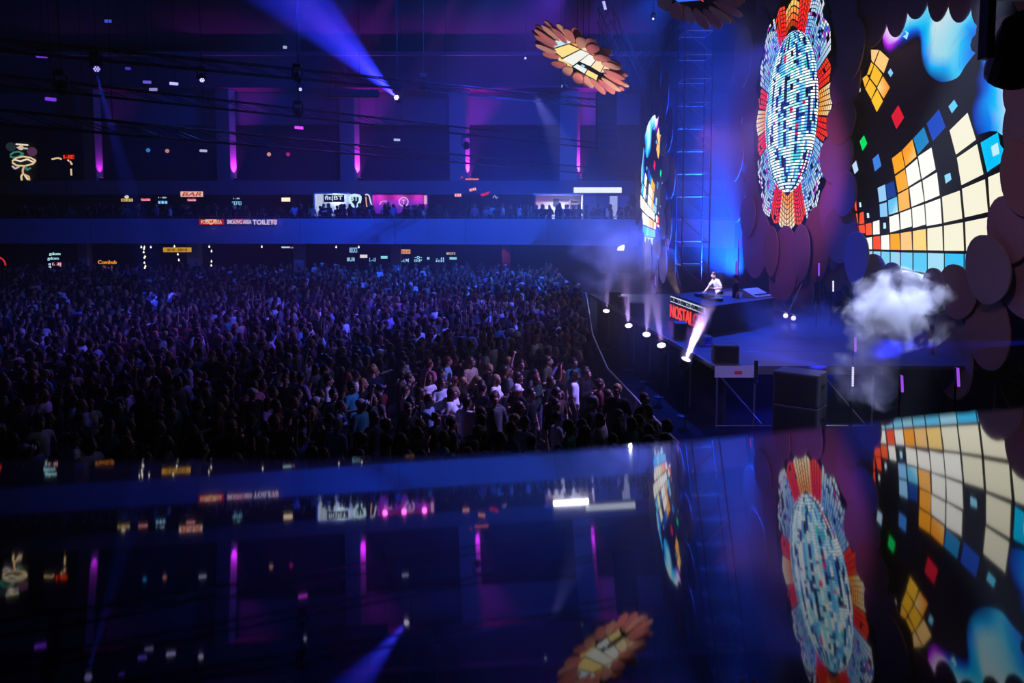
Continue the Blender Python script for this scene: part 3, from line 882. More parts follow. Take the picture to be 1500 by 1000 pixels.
rows = [fine(*r_) for r_ in rows]
for (p0, c0), (p1, c1) in zip(rows, rows[1:]):
    for k in range(len(p0) - 1):
        clouds.append(([p0[k], p0[k + 1], p1[k + 1], p1[k]], [c0[k], c0[k + 1], c1[k + 1], c1[k]]))
rows = [
    (d5((1260, 270), (1290, 400), (1340, 540), (1400, 640), (1400, 760), (1400, 900), (1360, 1000)), [(60, 200, 245), (90, 205, 245), (170, 220, 250), (210, 225, 250), (190, 225, 250), (200, 225, 250), (150, 220, 250)]),
    (d5((1235, 290), (1240, 420), (1275, 530), (1295, 640), (1290, 760), (1330, 850), (1300, 960)), [(20, 180, 245), (30, 190, 245), (60, 200, 245), (30, 190, 245), (20, 185, 245), (120, 205, 250), (30, 170, 245)]),
    (d5((1187, 380), (1225, 470), (1235, 560), (1235, 650), (1225, 760), (1255, 880), (1250, 960)), [(10, 150, 240), (10, 110, 230), (0, 90, 225), (0, 110, 235), (0, 140, 240), (0, 130, 240), (0, 110, 235)]),
    (d5((1188, 384), (1195, 490), (1170, 590), (1180, 670), (1150, 780), (1150, 900), (1170, 985)), [(0, 90, 200), (0, 40, 130), (0, 30, 120), (0, 30, 130), (0, 50, 170), (0, 60, 180), (0, 40, 130)]),
    (d5((1188, 388), (1175, 495), (1145, 590), (1150, 680), (1120, 790), (1125, 910), (1160, 1000)), [BK] * 7),
]
rows = [fine(*r_) for r_ in rows]
for (p0, c0), (p1, c1) in zip(rows, rows[1:]):
    for k in range(len(p0) - 1):
        clouds.append(([p0[k], p0[k + 1], p1[k + 1], p1[k]], [c0[k], c0[k + 1], c1[k + 1], c1[k]]))


def to_disc(pts, c, s, t, R):
    out = []
    for x, y in pts:
        q = atX(x, y, c.x) - c
        out.append((q.dot(s) / R, q.dot(t) / R))
    return out


rings = [(1.13, 22, .165, .30, .10, .3), (1.22, 20, .20, .26, -.08, 0), (1.62, 14, .30, .36, -.22, .5)]
er, s, t, n = round_screen(CR, RR, (-1, 0, 0), 'nearest round screen of coloured tiles framed by dark mauve petals', [rings[1]])
petals_at(er, CR, s, t, n, [(1276, 408, 21, 36, .12, .2), (1307, 404, 14, 20, .18, 0), (1332, 420, 21, 22, .10, 0), (1367, 424, 17, 32, .20, 0), (1401, 428, 27, 40, .12, -.2), (1445, 396, 34, 50, .20, -.35), (1476, 338, 34, 48, .10, -.5), (1492, 262, 38, 42, .22, -1),
    (1494, 188, 36, 42, .12, -1.4), (1490, 128, 26, 34, .2, -1.8), (1471, 62, 24, 38, .10, -.5), (1441, 8, 18, 30, .18, -.2), (1409, -8, 20, 40, .10, 0), (1376, -8, 17, 39, .20, 0), (1345, -6, 18, 33, .10, .1), (1314, 20, 15, 34, .20, .2), (1281, 24, 23, 44, .1, .3),
    (1246, 72, 20, 46, .2, .2), (1237, 126, 22, 36, .1, 0), (1231, 180, 21, 32, .2, 0), (1224, 232, 24, 38, .1, 0), (1236, 284, 18, 34, .24, 0), (1230, 345, 25, 42, .1, 0), (1254, 379, 18, 40, .25, .1)])
DT = [(to_disc(p, CR, s, t, RR), c_) for p, c_ in clouds] + [(to_disc(p, CR, s, t, RR), c_) for p, c_ in tiles]
ok = [(p, c_) for p, c_ in DT]
cl = lambda p: [(x * min(1, 1.02 / max(1e-6, math.hypot(x, y))), y * min(1, 1.02 / max(1e-6, math.hypot(x, y)))) for x, y in p]
poly_part('screen_image', [(cl(p), c_) for p, c_ in ok], CR, s, t, n, .012, RR, er, 1.15)
el, s, t, n = round_screen(CL, RL, (-1, 0, 0), 'farthest upright round screen with mirrored coloured tiles', [(1.10, 20, .17, .24, .012, .3), (1.26, 14, .26, .34, -.12, 0)])
poly_part('screen_image', [([(-x * .93, y) for x, y in cl(p)], c_) for p, c_ in ok], CL, s, t, n, .012, RL, el, 1.7)

# the mirror ball picture on the centre screen
ec, s, t, n = round_screen(CC, RC, (-1, 0, 0), 'middle round screen showing a glittering mirror ball and fans', [(1.14, 20, .19, .30, -.08, .5), (1.36, 14, .26, .36, -.2, 0)])
petals_at(ec, CC, s, t, n, [(1150, 386, 17, 56, .12, 0), (1129, 368, 10.5, 37, .25, .05), (1173, 371, 12.5, 43, .25, -.05), (1106, 356, 20, 52, .02, .1), (1196, 358, 19, 56, .02, -.1), (1095, 317, 11, 30, .1, .1), (1214, 306, 14, 36, .12, -.1), (1078, 286, 13, 40, -.1, 0), (1076, 222, 13, 44, .0, 0), (1078, 150, 13, 46, -.1, 0), (1088, 84, 13, 44, .0, -.1), (1222, 352, 14, 44, -.1, 0)])
rnd = random.Random(3)
ball = []
RB, NR = .66, 56
cols = [(235, 250, 255)] * 12 + [(200, 240, 255)] * 6 + [(150, 225, 245)] * 5 + [(60, 150, 230)] * 4 + [(15, 40, 120)] * 4 + [(5, 10, 40)] * 4 + [(0, 200, 180)] * 1 + [(180, 0, 170)] * 1 + [(235, 30, 90)] * 1 + [(110, 200, 255)] * 3
NC = 26
run = {}
for j in range(NC):
    a0, a1 = -math.pi / 2 + math.pi * j / NC, -math.pi / 2 + math.pi * (j + 1) / NC
    base = rnd.choice([(240, 252, 255), (240, 252, 255), (150, 225, 245), (90, 180, 240), (10, 40, 120), (235, 250, 255)])
    cur, left = base, 0
    for i in range(NR):
        if left <= 0:
            cur = base if rnd.random() < .5 else rnd.choice(cols)
            left = rnd.randint(1, 4)
        left -= 1
        f0, f1 = -1 + 2 * i / NR + .006, -1 + 2 * (i + .80) / NR
        q = []
        for f_, aa in ((f0, a0), (f0, a1), (f1, a1), (f1, a0)):
            la = math.asin(max(-1, min(1, f_)))
            q.append((RB * math.cos(la) * math.sin(aa) * .985, RB * (f_ + .035 * math.cos(la) * math.cos(aa) * 2 - .035) + .02))
        cc = cur if rnd.random() < .9 else rnd.choice(cols)
        if cc == (5, 10, 40):
            continue
        ball.append((q, cc))
fans = []


def fan(mid, half, r0, r1, na, nr, pal, flare=1.0, drop=0.0):
    for k in range(na):
        for i in range(nr):
            if rnd.random() < drop * (i / nr):
                continue
            b0, b1 = (k + .1) / na * 2 - 1, (k + .9) / na * 2 - 1
            g = lambda r: half * (1 + (flare - 1) * (r - r0) / (r1 - r0))
            ra, rb = r0 + (r1 - r0) * (i + .1) / nr, r0 + (r1 - r0) * (i + .88) / nr
            q = []
            for r, b in ((ra, b0), (ra, b1), (rb, b1), (rb, b0)):
                rr = r * (.95 + .06 * (1 - abs(b)))
                an = math.radians(mid + g(r) * b)
                q.append((rr * math.sin(an), rr * math.cos(an)))
            fans.append((q, pal(k / max(1, na - 1), i / max(1, nr - 1))))


def pal_orange(u, v):
    return tuple(int(x) for x in np.clip(np.array([255, 90 + 130 * v - 60 * abs(u - .5), 20 + 90 * v]) * (1 if 0.25 < v else .75), 0, 255))


def pal_red(u, v):
    return (250, int(30 + 40 * v), int(25 + 30 * rnd.random()))


def pal_ice(u, v):
    if rnd.random() < .07:
        return (205, 60, 225)
    if rnd.random() < .15:
        return (60, 120, 235)
    return (int(120 + 110 * v), int(190 + 50 * v), 255)


def pal_cream(u, v):
    return (255, int(150 + 90 * v), int(50 + 150 * v))


for side in (1, -1):
    fan(20 * side, 8.5, .665, .98, 4, 8, pal_red, 1.0, .05)
    fan(38 * side, 10, .665, 1.04, 7, 13, pal_ice, 1.0, .22)
    fan(58 * side, 10, .665, .98, 7, 11, pal_ice, 1.0, .28)
    fan(75 * side, 6.5, .665, .90, 4, 7, pal_red, 1.0, .05)
    fan(90 * side, 8, .665, .93, 6, 7, pal_cream)
    fan(105 * side, 6.5, .665, .90, 4, 7, pal_red, 1.0, .05)
    fan(122 * side, 10, .665, .98, 7, 11, pal_ice, 1.0, .28)
    fan(142 * side, 10, .665, 1.04, 7, 13, pal_ice, 1.0, .22)
    fan(160 * side, 8.5, .665, .98, 5, 9, pal_red, 1.0, .05)
fan(0, 11.5, .70, .92, 5, 4, pal_orange)
fan(180, 12.5, .68, 1.0, 6, 8, pal_cream)
poly_part('screen_image', fans, CC, s, t, n, .012, RC, ec, 1.15)
poly_part('screen_image', ball, CC, s, t, n, .016, RC, ec, 1.7)

# tilted round screens hung over the crowd
def flown(px, py, Y, label, rect_tiles, tilt=(-.518, .842, -.139), R=1.5):
    c = atY(px, py, Y)
    nn = (RT * tilt[0] - UP * tilt[1] + FW * tilt[2]).normalized()
    e, s, t, n = round_screen(c, R, nn, label, [(1.12, 20, .15, .34, .04, .2), (1.2, 18, .15, .36, -.06, .7)], up=(0.83, 0, .55), pal=M_WARM)
    def dd(pts):
        out = []
        for x, y in pts:
            d = ray(x, y)
            q = EYE + d * ((c - EYE).dot(n) / d.dot(n)) - c
            out.append((q.dot(s) / R, q.dot(t) / R))
        return out
    poly_part('screen_image', [(cl(dd(p)), c_) for p, c_ in rect_tiles], c, s, t, n, .012, R, e, 1.15)
    for a_ in (-.9, 0, .9):
        MB().tube(s * (a_ * R) - n * .25, s * (a_ * R) + Vector((0, 0, 12)) - n * .25, .015, None, 5).build('hanging_cable', BLACK, e)
    return e


def d3(*z):
    return [(700 + x / 3.745, y / 3.745) for x, y in z]


YL, OR2 = (255, 225, 140), (255, 190, 70)
flown(850, 87, 35, 'tilted round screen of yellow and white tiles hanging over the dance floor', [
    (d3((405, 225), (470, 215), (495, 237), (415, 262)), (200, 230, 245)), (d3((470, 205), (520, 225), (505, 236), (495, 237)), (225, 235, 245)),
    (d3((412, 270), (500, 242), (560, 268), (465, 315)), YL), (d3((508, 236), (560, 240), (590, 262), (566, 264)), OR2),
    (d3((462, 325), (565, 272), (612, 292), (522, 358)), (245, 245, 235)), (d3((566, 266), (600, 255), (620, 288), (612, 290)), (250, 225, 190)),
    (d3((560, 336), (612, 296), (655, 318), (618, 362)), (250, 248, 240)), (d3((615, 290), (650, 300), (690, 330), (658, 318)), (255, 150, 40)),
    (d3((622, 365), (658, 322), (695, 352), (672, 395)), (255, 230, 185)), (d3((660, 320), (690, 325), (712, 350), (696, 350)), (255, 165, 60)),
    (d3((380, 290), (410, 275), (460, 320), (430, 330)), YL), (d3((430, 330), (460, 322), (520, 362), (490, 380)), YL), (d3((525, 365), (545, 350), (600, 378), (585, 402)), (240, 245, 240)),
    (d3((590, 405), (604, 382), (660, 412), (650, 440)), (255, 230, 150)), (d3((565, 355), (575, 352), (590, 362), (580, 368)), (150, 220, 245)), (d3((690, 395), (705, 388), (715, 405), (700, 410)), (60, 170, 190)),
    (d3((675, 398), (698, 356), (725, 380), (705, 392)), (255, 220, 180))])
flown(1003, -22, 30, 'partly seen round screen with red and blue petals hung highest', [(d3((1000, -60), (1160, -60), (1220, 0), (1100, 10)), (60, 110, 240)), (d3((1160, -60), (1230, -20), (1240, 10), (1222, 0)), (240, 60, 60))])

spot('flown_petal_fill', (7.4, 36, 1.9), atY(850, 87, 35), 9000, (1.0, .62, .55), 24, .7, .1)  # added spot without a fixture, brightens the petals of the hung screen

# ------------------------------------------------------------------ the stage
ZD = 1.68
M_DECK = pmat('deck_ply', (70, 66, 74), .38, vary=.12, bscale=3)
sa, sb = atZ(1050, 536, ZD), atZ(884, 441, ZD)
sa, sb = Vector((sa.x, sa.y)), Vector((sb.x, sb.y))
sdir = (sb - sa).normalized()
st = empty('stage', (sa.x, sa.y, 0), 0, 'raised stage deck with a metal edge on scaffold legs', 'stage')
L_ = (sb - sa).length + 3
nx = Vector((1, 0))
pts = []
k = 8
for i in range(k):
    a = sdir * (L_ * i / k + (.01 if i else 0))
    b = sdir * (L_ * (i + 1) / k - .01)
    MB().prism([(a.x, a.y), (19.4 - sa.x, a.y), (19.4 - sa.x, b.y), (b.x, b.y)], ZD - .1, ZD).build('deck_panel', M_DECK, st)
    MB().prism([(a.x - .06, a.y), (a.x - .005, a.y), (b.x - .005, b.y), (b.x - .06, b.y)], ZD - .12, ZD + .01).build('edge_rail', STEEL, st)
MB().prism([(-.06, -.05), (1.0, -.05), (1.0, -.005), (-.06, -.005)], ZD - .30, ZD + .01).build('end_board', pmat('end_board', (190, 185, 200), .5, .3), st)
MB().prism([(1.06, -.03), (4.4, -.03), (4.4, -.005), (1.06, -.005)], ZD - .22, ZD + .005).build('end_board', pmat('end_board_dark', (70, 68, 80), .6), st)
MB().box((.46, -.064, ZD - .2), (.66, -.05, ZD - .12)).build('red_label', pmat('label_red', (210, 50, 60), .5), st)
M_DRAPE = pmat('black_drape', (14, 14, 18), .9)
MB().prism([(.3, .4), (.36, .4), (sdir.x * L_ + .36, sdir.y * L_), (sdir.x * L_ + .3, sdir.y * L_)], 0.02, ZD - .12).build('drape', M_DRAPE, st)
for i in range(9):
    p = sdir * (2.35 * i)
    MB().tube((p.x + .02, p.y + .03, 0), (p.x + .02, p.y + .03, ZD - .1), .028).build('leg', STEEL, st)
for x in (1.03, 2.75, 4.2):
    MB().tube((x, .05, 0), (x, .05, ZD - .1), .028).build('leg', STEEL, st)
for x in (-.02, 2.75):
    MB().tube((x + .05, .0, ZD - .2), (x + 1.25, .0, .1), .02).build('brace', STEEL, st)
MB().tube((0, .02, .06), (4.2, .02, .06), .022).build('bottom_rail', STEEL, st)
MB().tube((1.03, -.05, ZD - .45), (1.03, -.05, ZD + .16), .05).build('corner_post', BLACK, st)
# dj booth
zb = 2.62
A_, B_, C_ = atZ(985, 431, zb), atZ(1037.5, 449, zb), atZ(1136, 436, zb)
D_ = A_ + (C_ - B_)
bo = empty('dj_booth', (B_.x, B_.y, ZD), 0, 'dark angled dj booth with a lit lettered front panel', 'booth')
o2 = Vector((B_.x, B_.y))
q = [Vector((p.x, p.y)) - o2 for p in (A_, B_, C_, D_)]
cen = sum(q, Vector((0, 0))) / 4
MB().prism([cen + (p - cen) * .96 for p in q], 0.0, zb - ZD - .06).build('body', pmat('booth_black', (26, 26, 34), .5), bo)
MB().prism(q, zb - ZD - .06, zb - ZD).build('table_top', pmat('booth_top', (45, 45, 55), .4), bo)
fa, fb = q[0], q[1]
fd = (fb - fa)
fn = Vector((fd.y, -fd.x)).normalized()
if fn.x > 0:
    fn = -fn
ang = math.atan2(fd.y, fd.x)
mid = (fa + fb) / 2 + fn * .07
FL = fd.length
pn = empty('front_panel', (0, 0, 0)); pn.parent = bo; pn.location = (mid.x, mid.y, .42); pn.rotation_euler = (0, 0, ang)
MB().box((-FL / 2, 0, -.36), (FL / 2, .05, .49)).build('panel_board', pmat('panel_black', (16, 10, 16), .5), pn)
MB().box((-FL / 2 + .02, -.012, .25), (FL / 2 - .02, 0, .47)).build('white_strip', emat((225, 235, 245), .85), pn)
letters('lettering', 'RETRO-DISCO-FUTURE', FL * .92, .14, emat((15, 22, 40), .5), pn, (0, -.03, .36), weight=0)
letters('lettering', 'NOSTALGIA', FL * .95, .48, emat((255, 75, 55), 1.1), pn, (0, -.03, -.07), weight=-.004)
ed = (q[2] - q[1])
ea = math.atan2(ed.y, ed.x)


def on_table(u, v, z=0):
    p = q[1] + (q[2] - q[1]) * u + (q[0] - q[1]) * v
    return (B_.x + p.x, B_.y + p.y, zb + z)


def player(name, loc, label, cat, mixer=False):
    e = empty(name, loc, ang, label, cat)
    MB().box((-.17, -.2, 0), (.17, .2, .1)).build('case', BLACK, e, bevel=.01)
    if mixer:
        for i in range(4):
            MB().box((-.13 + i * .08, -.15, .1), (-.10 + i * .08, -.06, .115)).build('fader', STEEL, e)
            for j in range(3):
                MB().lathe([(.014, 0), (.014, .02), (.01, .024)], 8, (-.115 + i * .08, -.02 + j * .06, .1)).build('knob', STEEL, e)
    else:
        MB().lathe([(.12, 0), (.12, .015), (.105, .02), (.03, .022)], 20, (0, -.05, .1)).build('jog_wheel', STEEL, e)
        MB().box((-.12, .1, .1), (.12, .18, .13)).build('display', emat((70, 140, 255), .8), e)
    return e


player('media_player', on_table(.25, .25), 'media player with a jog wheel at the near end of the booth', 'player')
player('mixer', on_table(.25, .45), 'black mixer with small knobs between the two players', 'mixer', True)
player('media_player', on_table(.25, .65), 'media player with a jog wheel at the far end of the booth', 'player')
lp = empty('slanted_console', on_table(.84, .2), ea, 'pale slanted console at the back corner of the booth', 'console')
mb = MB()
mb.v = [(-.5, -.3, 0), (.5, -.3, 0), (.5, .3, 0), (-.5, .3, 0), (-.5, -.3, .05), (.5, -.3, .05), (.5, .3, .3), (-.5, .3, .3)]
mb.f = [(0, 3, 2, 1), (4, 5, 6, 7), (0, 1, 5, 4), (1, 2, 6, 5), (2, 3, 7, 6), (3, 0, 4, 7)]
mb.c = [None] * 6
mb.build('body', pmat('console_white', (215, 215, 235), .5), lp, bevel=.02)
for i in range(5):
    MB().box((-.4 + i * .18, -.22, .09), (-.28 + i * .18, -.14, .13)).build('button', DARK, lp)


def cabinet(name, loc, rz, W, D, H, label, cat='speaker', stack=1, casters=False):
    e = empty(name, loc, rz, label, cat)
    M1 = pmat('speaker_paint', (34, 33, 40), .5, bump=.15, bscale=90)
    z = .12 if casters else 0
    for i in range(stack):
        h = (H - z) / stack
        z0 = (.12 if casters else 0) + i * h
        MB().box((-W / 2, -D / 2, z0), (W / 2, D / 2, z0 + h - .015)).build('body', M1, e, bevel=.02)
        MB().box((-W / 2 + .05, -D / 2 - .02, z0 + .05), (W / 2 - .05, -D / 2, z0 + h - .07)).build('grille', pmat('grille', (14, 14, 17), .6, .4, bump=.6, bscale=220), e)
        for sx in (-1, 1):
            MB().box((sx * (W / 2) - .012, -.12, z0 + h * .55), (sx * (W / 2) + .012, .12, z0 + h * .65)).build('handle', BLACK, e)
    if casters:
        for sx in (-1, 1):
            for sy in (-1, 1):
                MB().tube((sx * W * .4 - .03, sy * D * .4, .06), (sx * W * .4 + .03, sy * D * .4, .06), .06, None, 12).build('caster', BLACK, e)
    return e


p = atZ(1170, 650, 0)
c_ = atZ(1136.5, 542, 1.8); d_ = atZ(1203.8, 550, 1.8); e_ = atZ(1215.3, 545.4, 1.8)
an = math.atan2(d_.y - c_.y, d_.x - c_.x)
mid = (c_ + e_) / 2
cabinet('subwoofer_stack', (mid.x, mid.y + .15, 0), an, (d_ - c_).length, .75, 1.8, 'tall black double subwoofer standing on the floor before the stage corner', stack=2, casters=True)
for x0, x1, yt, yb, lab in ((1045, 1087, 500, 532, 'black monitor speaker at the near corner of the stage'), (988, 1009, 468, 497, 'black monitor speaker below the lettered panel'),
                            (922, 947, 440, 463, 'third black monitor speaker along the far stage edge'), (905, 922, 431, 452, 'second black monitor speaker along the far stage edge'), (892, 912, 424, 444, 'farthest black monitor speaker along the stage edge')):
    a = atZ(x0, yb, ZD); b = atZ(x1, yb, ZD)
    W = (b.x - a.x) * .86
    H = (yb - yt) / F * a.y * .86
    cabinet('monitor_speaker', ((a.x + b.x) / 2, a.y + .3, ZD), -.12, W, .6, H, lab)
p = atZ(1031, 505, ZD)
cabinet('amplifier_case', (p.x, p.y, ZD), .1, .42, .4, .3, 'small grey case beside the near monitor speaker', 'case')
# lamps standing at the foot of the stage, shining up through the haze
for i, (x, y, tx, ty, wt) in enumerate(((888, 456, 890, 420, 2500), (921, 477.5, 918, 440, 4000), (947, 490.5, 949, 455, 4000), (969, 506.5, 963, 460, 7000), (1004.5, 527, 1020, 470, 12000))):
    z = 1.62
    p = atZ(x, y, z)
    e = empty('floor_lamp', (p.x, p.y, 0), 0, ['farthest', 'second farthest', 'middle', 'second nearest', 'nearest'][i] + ' stand lamp shining up along the stage edge', 'lamp', 'uplights along the stage edge')
    MB().lathe([(.22, 0), (.22, .03), (.03, .05)], 12).build('base', BLACK, e)
    MB().tube((0, 0, .03), (0, 0, z - .28), .025).build('stand', BLACK, e)
    tg = atY(tx, ty, p.y - .5) if i < 4 else atY(1054, 404, 22.2)
    ax = (tg - p).normalized()
    MB().lathe([(.08, -.28), (.13, -.2), (.14, 0), (.13, .02)], 14, (0, 0, z), ax).build('housing', BLACK, e)
    MB().lathe([(.13, .021), (.13, .03)], 14, (0, 0, z), ax).build('lens', emat((235, 215, 255), 3.5), e)
    spot('floor_lamp_beam', p + ax * .06, p + ax * 3, wt, (.55, .35, 1.0), 17, .7, .05)
# crowd barrier in front of the stage
ba = empty('crowd_barrier', (0, 0, 0), 0, 'long steel crowd barrier with a bright handrail before the stage', 'barrier')
bl = [atZ(1012, 668, 1.1), atZ(985, 640, 1.1), atZ(890, 540, 1.1), atZ(868, 490, 1.1), atZ(862, 450, 1.1), atZ(858, 428, 1.1)]
bl = [Vector((p.x, p.y, 1.1)) for p in bl]
for a, b in zip(bl, bl[1:]):
    ln = (b - a).length
    m = max(1, round(ln / 2.0))
    for i in range(m):
        p, q_ = a.lerp(b, i / m), a.lerp(b, (i + 1) / m)
        MB().tube(p, q_, .03, None, 8).build('handrail', pmat('rail_alu', (225, 225, 235), .3, .6), ba)
        mb = MB()
        for j in range(16):
            r = p.lerp(q_, (j + .5) / 16)
            mb.tube((r.x, r.y, .12), (r.x, r.y, 1.08), .011, None, 5)
        mb.tube((p.x, p.y, .12), (q_.x, q_.y, .12), .02, None, 6)
        tag(mb.build('bar', STEEL, ba), kind='stuff')
        MB().tube((p.x, p.y, 0), (p.x, p.y, 1.1), .028, None, 8).build('post', STEEL, ba)

# ------------------------------------------------------------------ scaffold towers, trusses and lamps in the air
def scaffold(name, x0, y0, x1, y1, z0, z1, step, label, r=.035, mat=STEEL):
    e = empty(name, (x0, y0, 0), 0, label, 'scaffold')
    W, D = x1 - x0, y1 - y0
    for sx in (0, W):
        for sy in (0, D):
            MB().tube((sx, sy, z0), (sx, sy, z1), r * 1.1).build('upright', pmat('scaffold_dark', (60, 60, 70), .5, .6), e)
    z, k = z0 + step, 0
    while z < z1:
        for a, b in (((0, 0), (W, 0)), ((0, D), (W, D)), ((0, 0), (0, D)), ((W, 0), (W, D))):
            MB().tube((*a, z), (*b, z), r * .8, None, 6).build('ledger', mat, e)
        a, b = ((0, 0), (W, 0))
        MB().tube((*a, z), (*b, z - step), r * .7, None, 6).build('diagonal', mat, e)
        MB().tube((0, D, z), (0, 0, z - step), r * .7, None, 6).build('diagonal', mat, e)
        z += step
        k += 1
    return e


p, q_ = atY(1000, 300, 42.5), atY(1040, 300, 42.5)
scaffold('scaffold_tower', p.x, 42.5, q_.x, 44.2, ZD, 15.5, 1.19, 'tall steel scaffold tower between the far and the middle screen')
p, q_ = atX(1233, 300, 13.2), atX(1200, 300, 13.2)
scaffold('scaffold_tower', 12.6, p.y - 1, 13.8, p.y + .4, 0, 15, 1.5, 'dark scaffold tower behind the middle and the nearest screen', mat=pmat('scaffold_dark', (60, 60, 70), .5, .6))
scaffold('scaffold_tower', 12.7, 20, 13.9, 21.4, 0, 12, 1.5, 'dark scaffold tower under the nearest screen', mat=MATS['scaffold_dark'])
scaffold('scaffold_tower', 12.7, 33.5, 13.9, 35, 0, 14, 1.5, 'dark scaffold tower behind the middle screen', mat=MATS['scaffold_dark'])
dk = MB().box((14.5, 12, 0), (14.7, 56, 14)).build('backdrop_drape', M_DRAPE)
tag(dk, 'black backdrop drape hanging behind the screens', 'drape')


def truss(pa, pb, label, w_=.42, step=1.6):
    pa, pb = Vector(pa), Vector(pb)
    d = (pb - pa).normalized()
    side = d.cross(Vector((0, 0, 1))).normalized() * w_ / 2
    up = Vector((0, 0, w_ / 2))
    c = (pa + pb) / 2
    e = empty('lighting_truss', c, 0, label, 'truss')
    offs = [side + up, side - up, -side + up, -side - up]
    for o_ in offs:
        MB().tube(pa + o_ - c, pb + o_ - c, .03, None, 6).build('chord', MATS['truss_dark'], e)
    mb = MB()
    m = int((pb - pa).length / step)
    for i in range(m):
        u, v = pa.lerp(pb, i / m) - c, pa.lerp(pb, (i + 1) / m) - c
        for a, b in ((0, 1), (2, 3), (0, 2), (1, 3)):
            mb.tube(u + offs[a], v + offs[b], .016, None, 4)
    tag(mb.build('bracing', MATS['truss_dark'], e), kind='stuff')
    for f_ in (.1, .5, .9):
        z = pa.lerp(pb, f_) - c
        MB().tube(z + up, z + Vector((0, 0, roof_z(z.y + c.y) - z.z - c.z - .05)), .012, None, 4).build('cable', BLACK, e)
    return e


pmat('truss_dark', (26, 26, 32), .5, .5)
truss(atY(-60, 60, 30), atY(880, 152, 49.5), 'upper dark lighting truss crossing the hall beneath the roof')
truss(atY(-60, 111, 32), atY(900, 216, 66), 'middle dark lighting truss crossing the hall beneath the roof')
truss(atY(-60, 166, 24), atY(920, 255, 64), 'lower dark lighting truss crossing the hall above the balcony')
truss((8, 12, 14.6), (8, 52, 14.6), 'long stage truss running above the screens', .6)


def moving_head(loc, tgt, label, lens=(215, 205, 255), es=2.0, scale=1.0, hang=True, group='moving head lamps'):
    e = empty('moving_head', loc, 0, label, 'lamp', group)
    k = scale
    ax = (Vector(tgt) - Vector(loc)).normalized()
    MB().box((-.2 * k, -.2 * k, .42 * k), (.2 * k, .2 * k, .62 * k)).build('base', BLACK, e, bevel=.02 * k)
    for sx in (-1, 1):
        MB().box((sx * .24 * k - .03 * k, -.06 * k, -.06 * k), (sx * .24 * k + .03 * k, .06 * k, .45 * k)).build('yoke_arm', BLACK, e)
    MB().lathe([(.1 * k, -.3 * k), (.17 * k, -.22 * k), (.19 * k, 0), (.18 * k, .2 * k), (.17 * k, .24 * k)], 16, (0, 0, 0), ax).build('head', BLACK, e, smooth=False)
    if hang:
        MB().tube((0, 0, .6 * k), (0, 0, roof_z(loc[1]) - loc[2] - .05), .012, None, 5).build('cable', BLACK, e)
    le = empty('lens', (0, 0, 0)); le.parent = e
    if es > 0:
        MB().lathe([(.16 * k, .241 * k), (.16 * k, .25 * k)], 16, (0, 0, 0), ax).build('lens_plate', emat((60, 40, 160), es * .5), le)
        qq = ax.to_track_quat('Z', 'Y')
        for j in range(7):
            a = 2 * math.pi * j / 6
            o_ = qq @ Vector((.1 * k * math.cos(a), .1 * k * math.sin(a), 0)) if j < 6 else Vector((0, 0, 0))
            MB().lathe([(.035 * k, .25 * k), (.035 * k, .262 * k)], 8, o_, ax).build('lens_dot', emat(lens, es), le)
    else:
        MB().lathe([(.16 * k, .241 * k), (.15 * k, .25 * k)], 16, (0, 0, 0), ax).build('lens_plate', pmat('dead_lens', (20, 20, 30), .1), le)
    return e


def led_bar(a, b, Y, label, col=(170, 70, 255), es=1.6, r=.05, dots=0, group='glowing bars'):
    pa, pb = atY(*a, Y), atY(*b, Y)
    e = empty('led_bar', (pa + pb) / 2, 0, label, 'light')
    c = (pa + pb) / 2
    d = (pb - pa).normalized()
    if abs(d.z) < .5 or c.z > 9:
        MB().tube((0, .07, r), (0, .07, roof_z(c.y) - c.z - .05), .012, None, 5).build('cable', BLACK, e)
    else:
        MB().tube((0, .1, 0), (0, .1, (ZD if c.y > 22 and c.x > 5.6 else 0) - c.z), .025, None, 6).build('pole', BLACK, e)
    MB().tube(pa - c + Vector((0, .07, 0)), pb - c + Vector((0, .07, 0)), r * 1.3, None, 6).build('housing', BLACK, e)
    if dots:
        for i in range(dots):
            q = pa.lerp(pb, (i + .5) / dots) - c
            MB().lathe([(r * .8, -.02), (r * .8, .02)], 8, q, (0, -1, 0)).build('lamp_dot', emat(col, es), e)
    else:
        MB().tube(pa - c, pb - c, r, None, 8).build('tube', emat(col, es), e)
    return e


b1 = atY(583, 145, 45)
moving_head(b1, atY(430, -10, 33), 'bright moving head throwing the wide blue beam across the roof', (255, 245, 255), 4.0, 1.0)
spot('beam_lamp', b1 + (atY(430, -10, 33) - b1).normalized() * .3, atY(430, -10, 33), 330000, (.02, .03, 1.0), 13, .5, .06)
spot('beam_lamp', b1 + (atY(430, -10, 33) - b1).normalized() * .3, atY(430, -10, 33), 90000, (.25, .10, 1.0), 6, .6, .06)
b2 = atY(141, 97, 33)
moving_head(b2, atY(170, 280, 27), 'ring of violet leds in a moving head at the dark end, throwing a faint downward beam', (190, 180, 255), 1.6, .9)['label'] = 'moving head with a violet led ring throwing a faint downward beam'
spot('beam_lamp', b2 + Vector((0, 0, -.3)), atY(190, 280, 36), 60000, (.03, .06, 1.0), 9, .4, .05)
moving_head(atY(295, 114, 36), atY(500, 800, 20), 'moving head with a white dotted lens high over the crowd', (235, 230, 255), 2.0, .75)
moving_head(atY(440, 130, 42), atY(440, 700, 12), 'small moving head with a thin white lens under the upper truss', (225, 225, 255), 2.0, .6)
b3 = atY(827, 126, 44)
moving_head(b3, atY(700, 124, 44), 'small bright moving head throwing a level beam just below the tilted screen', (240, 240, 255), 3.5, .55)
spot('beam_lamp', b3 + Vector((-.25, 0, 0)), atY(600, 124, 43), 40000, (.03, .06, 1.0), 7, .4, .05)
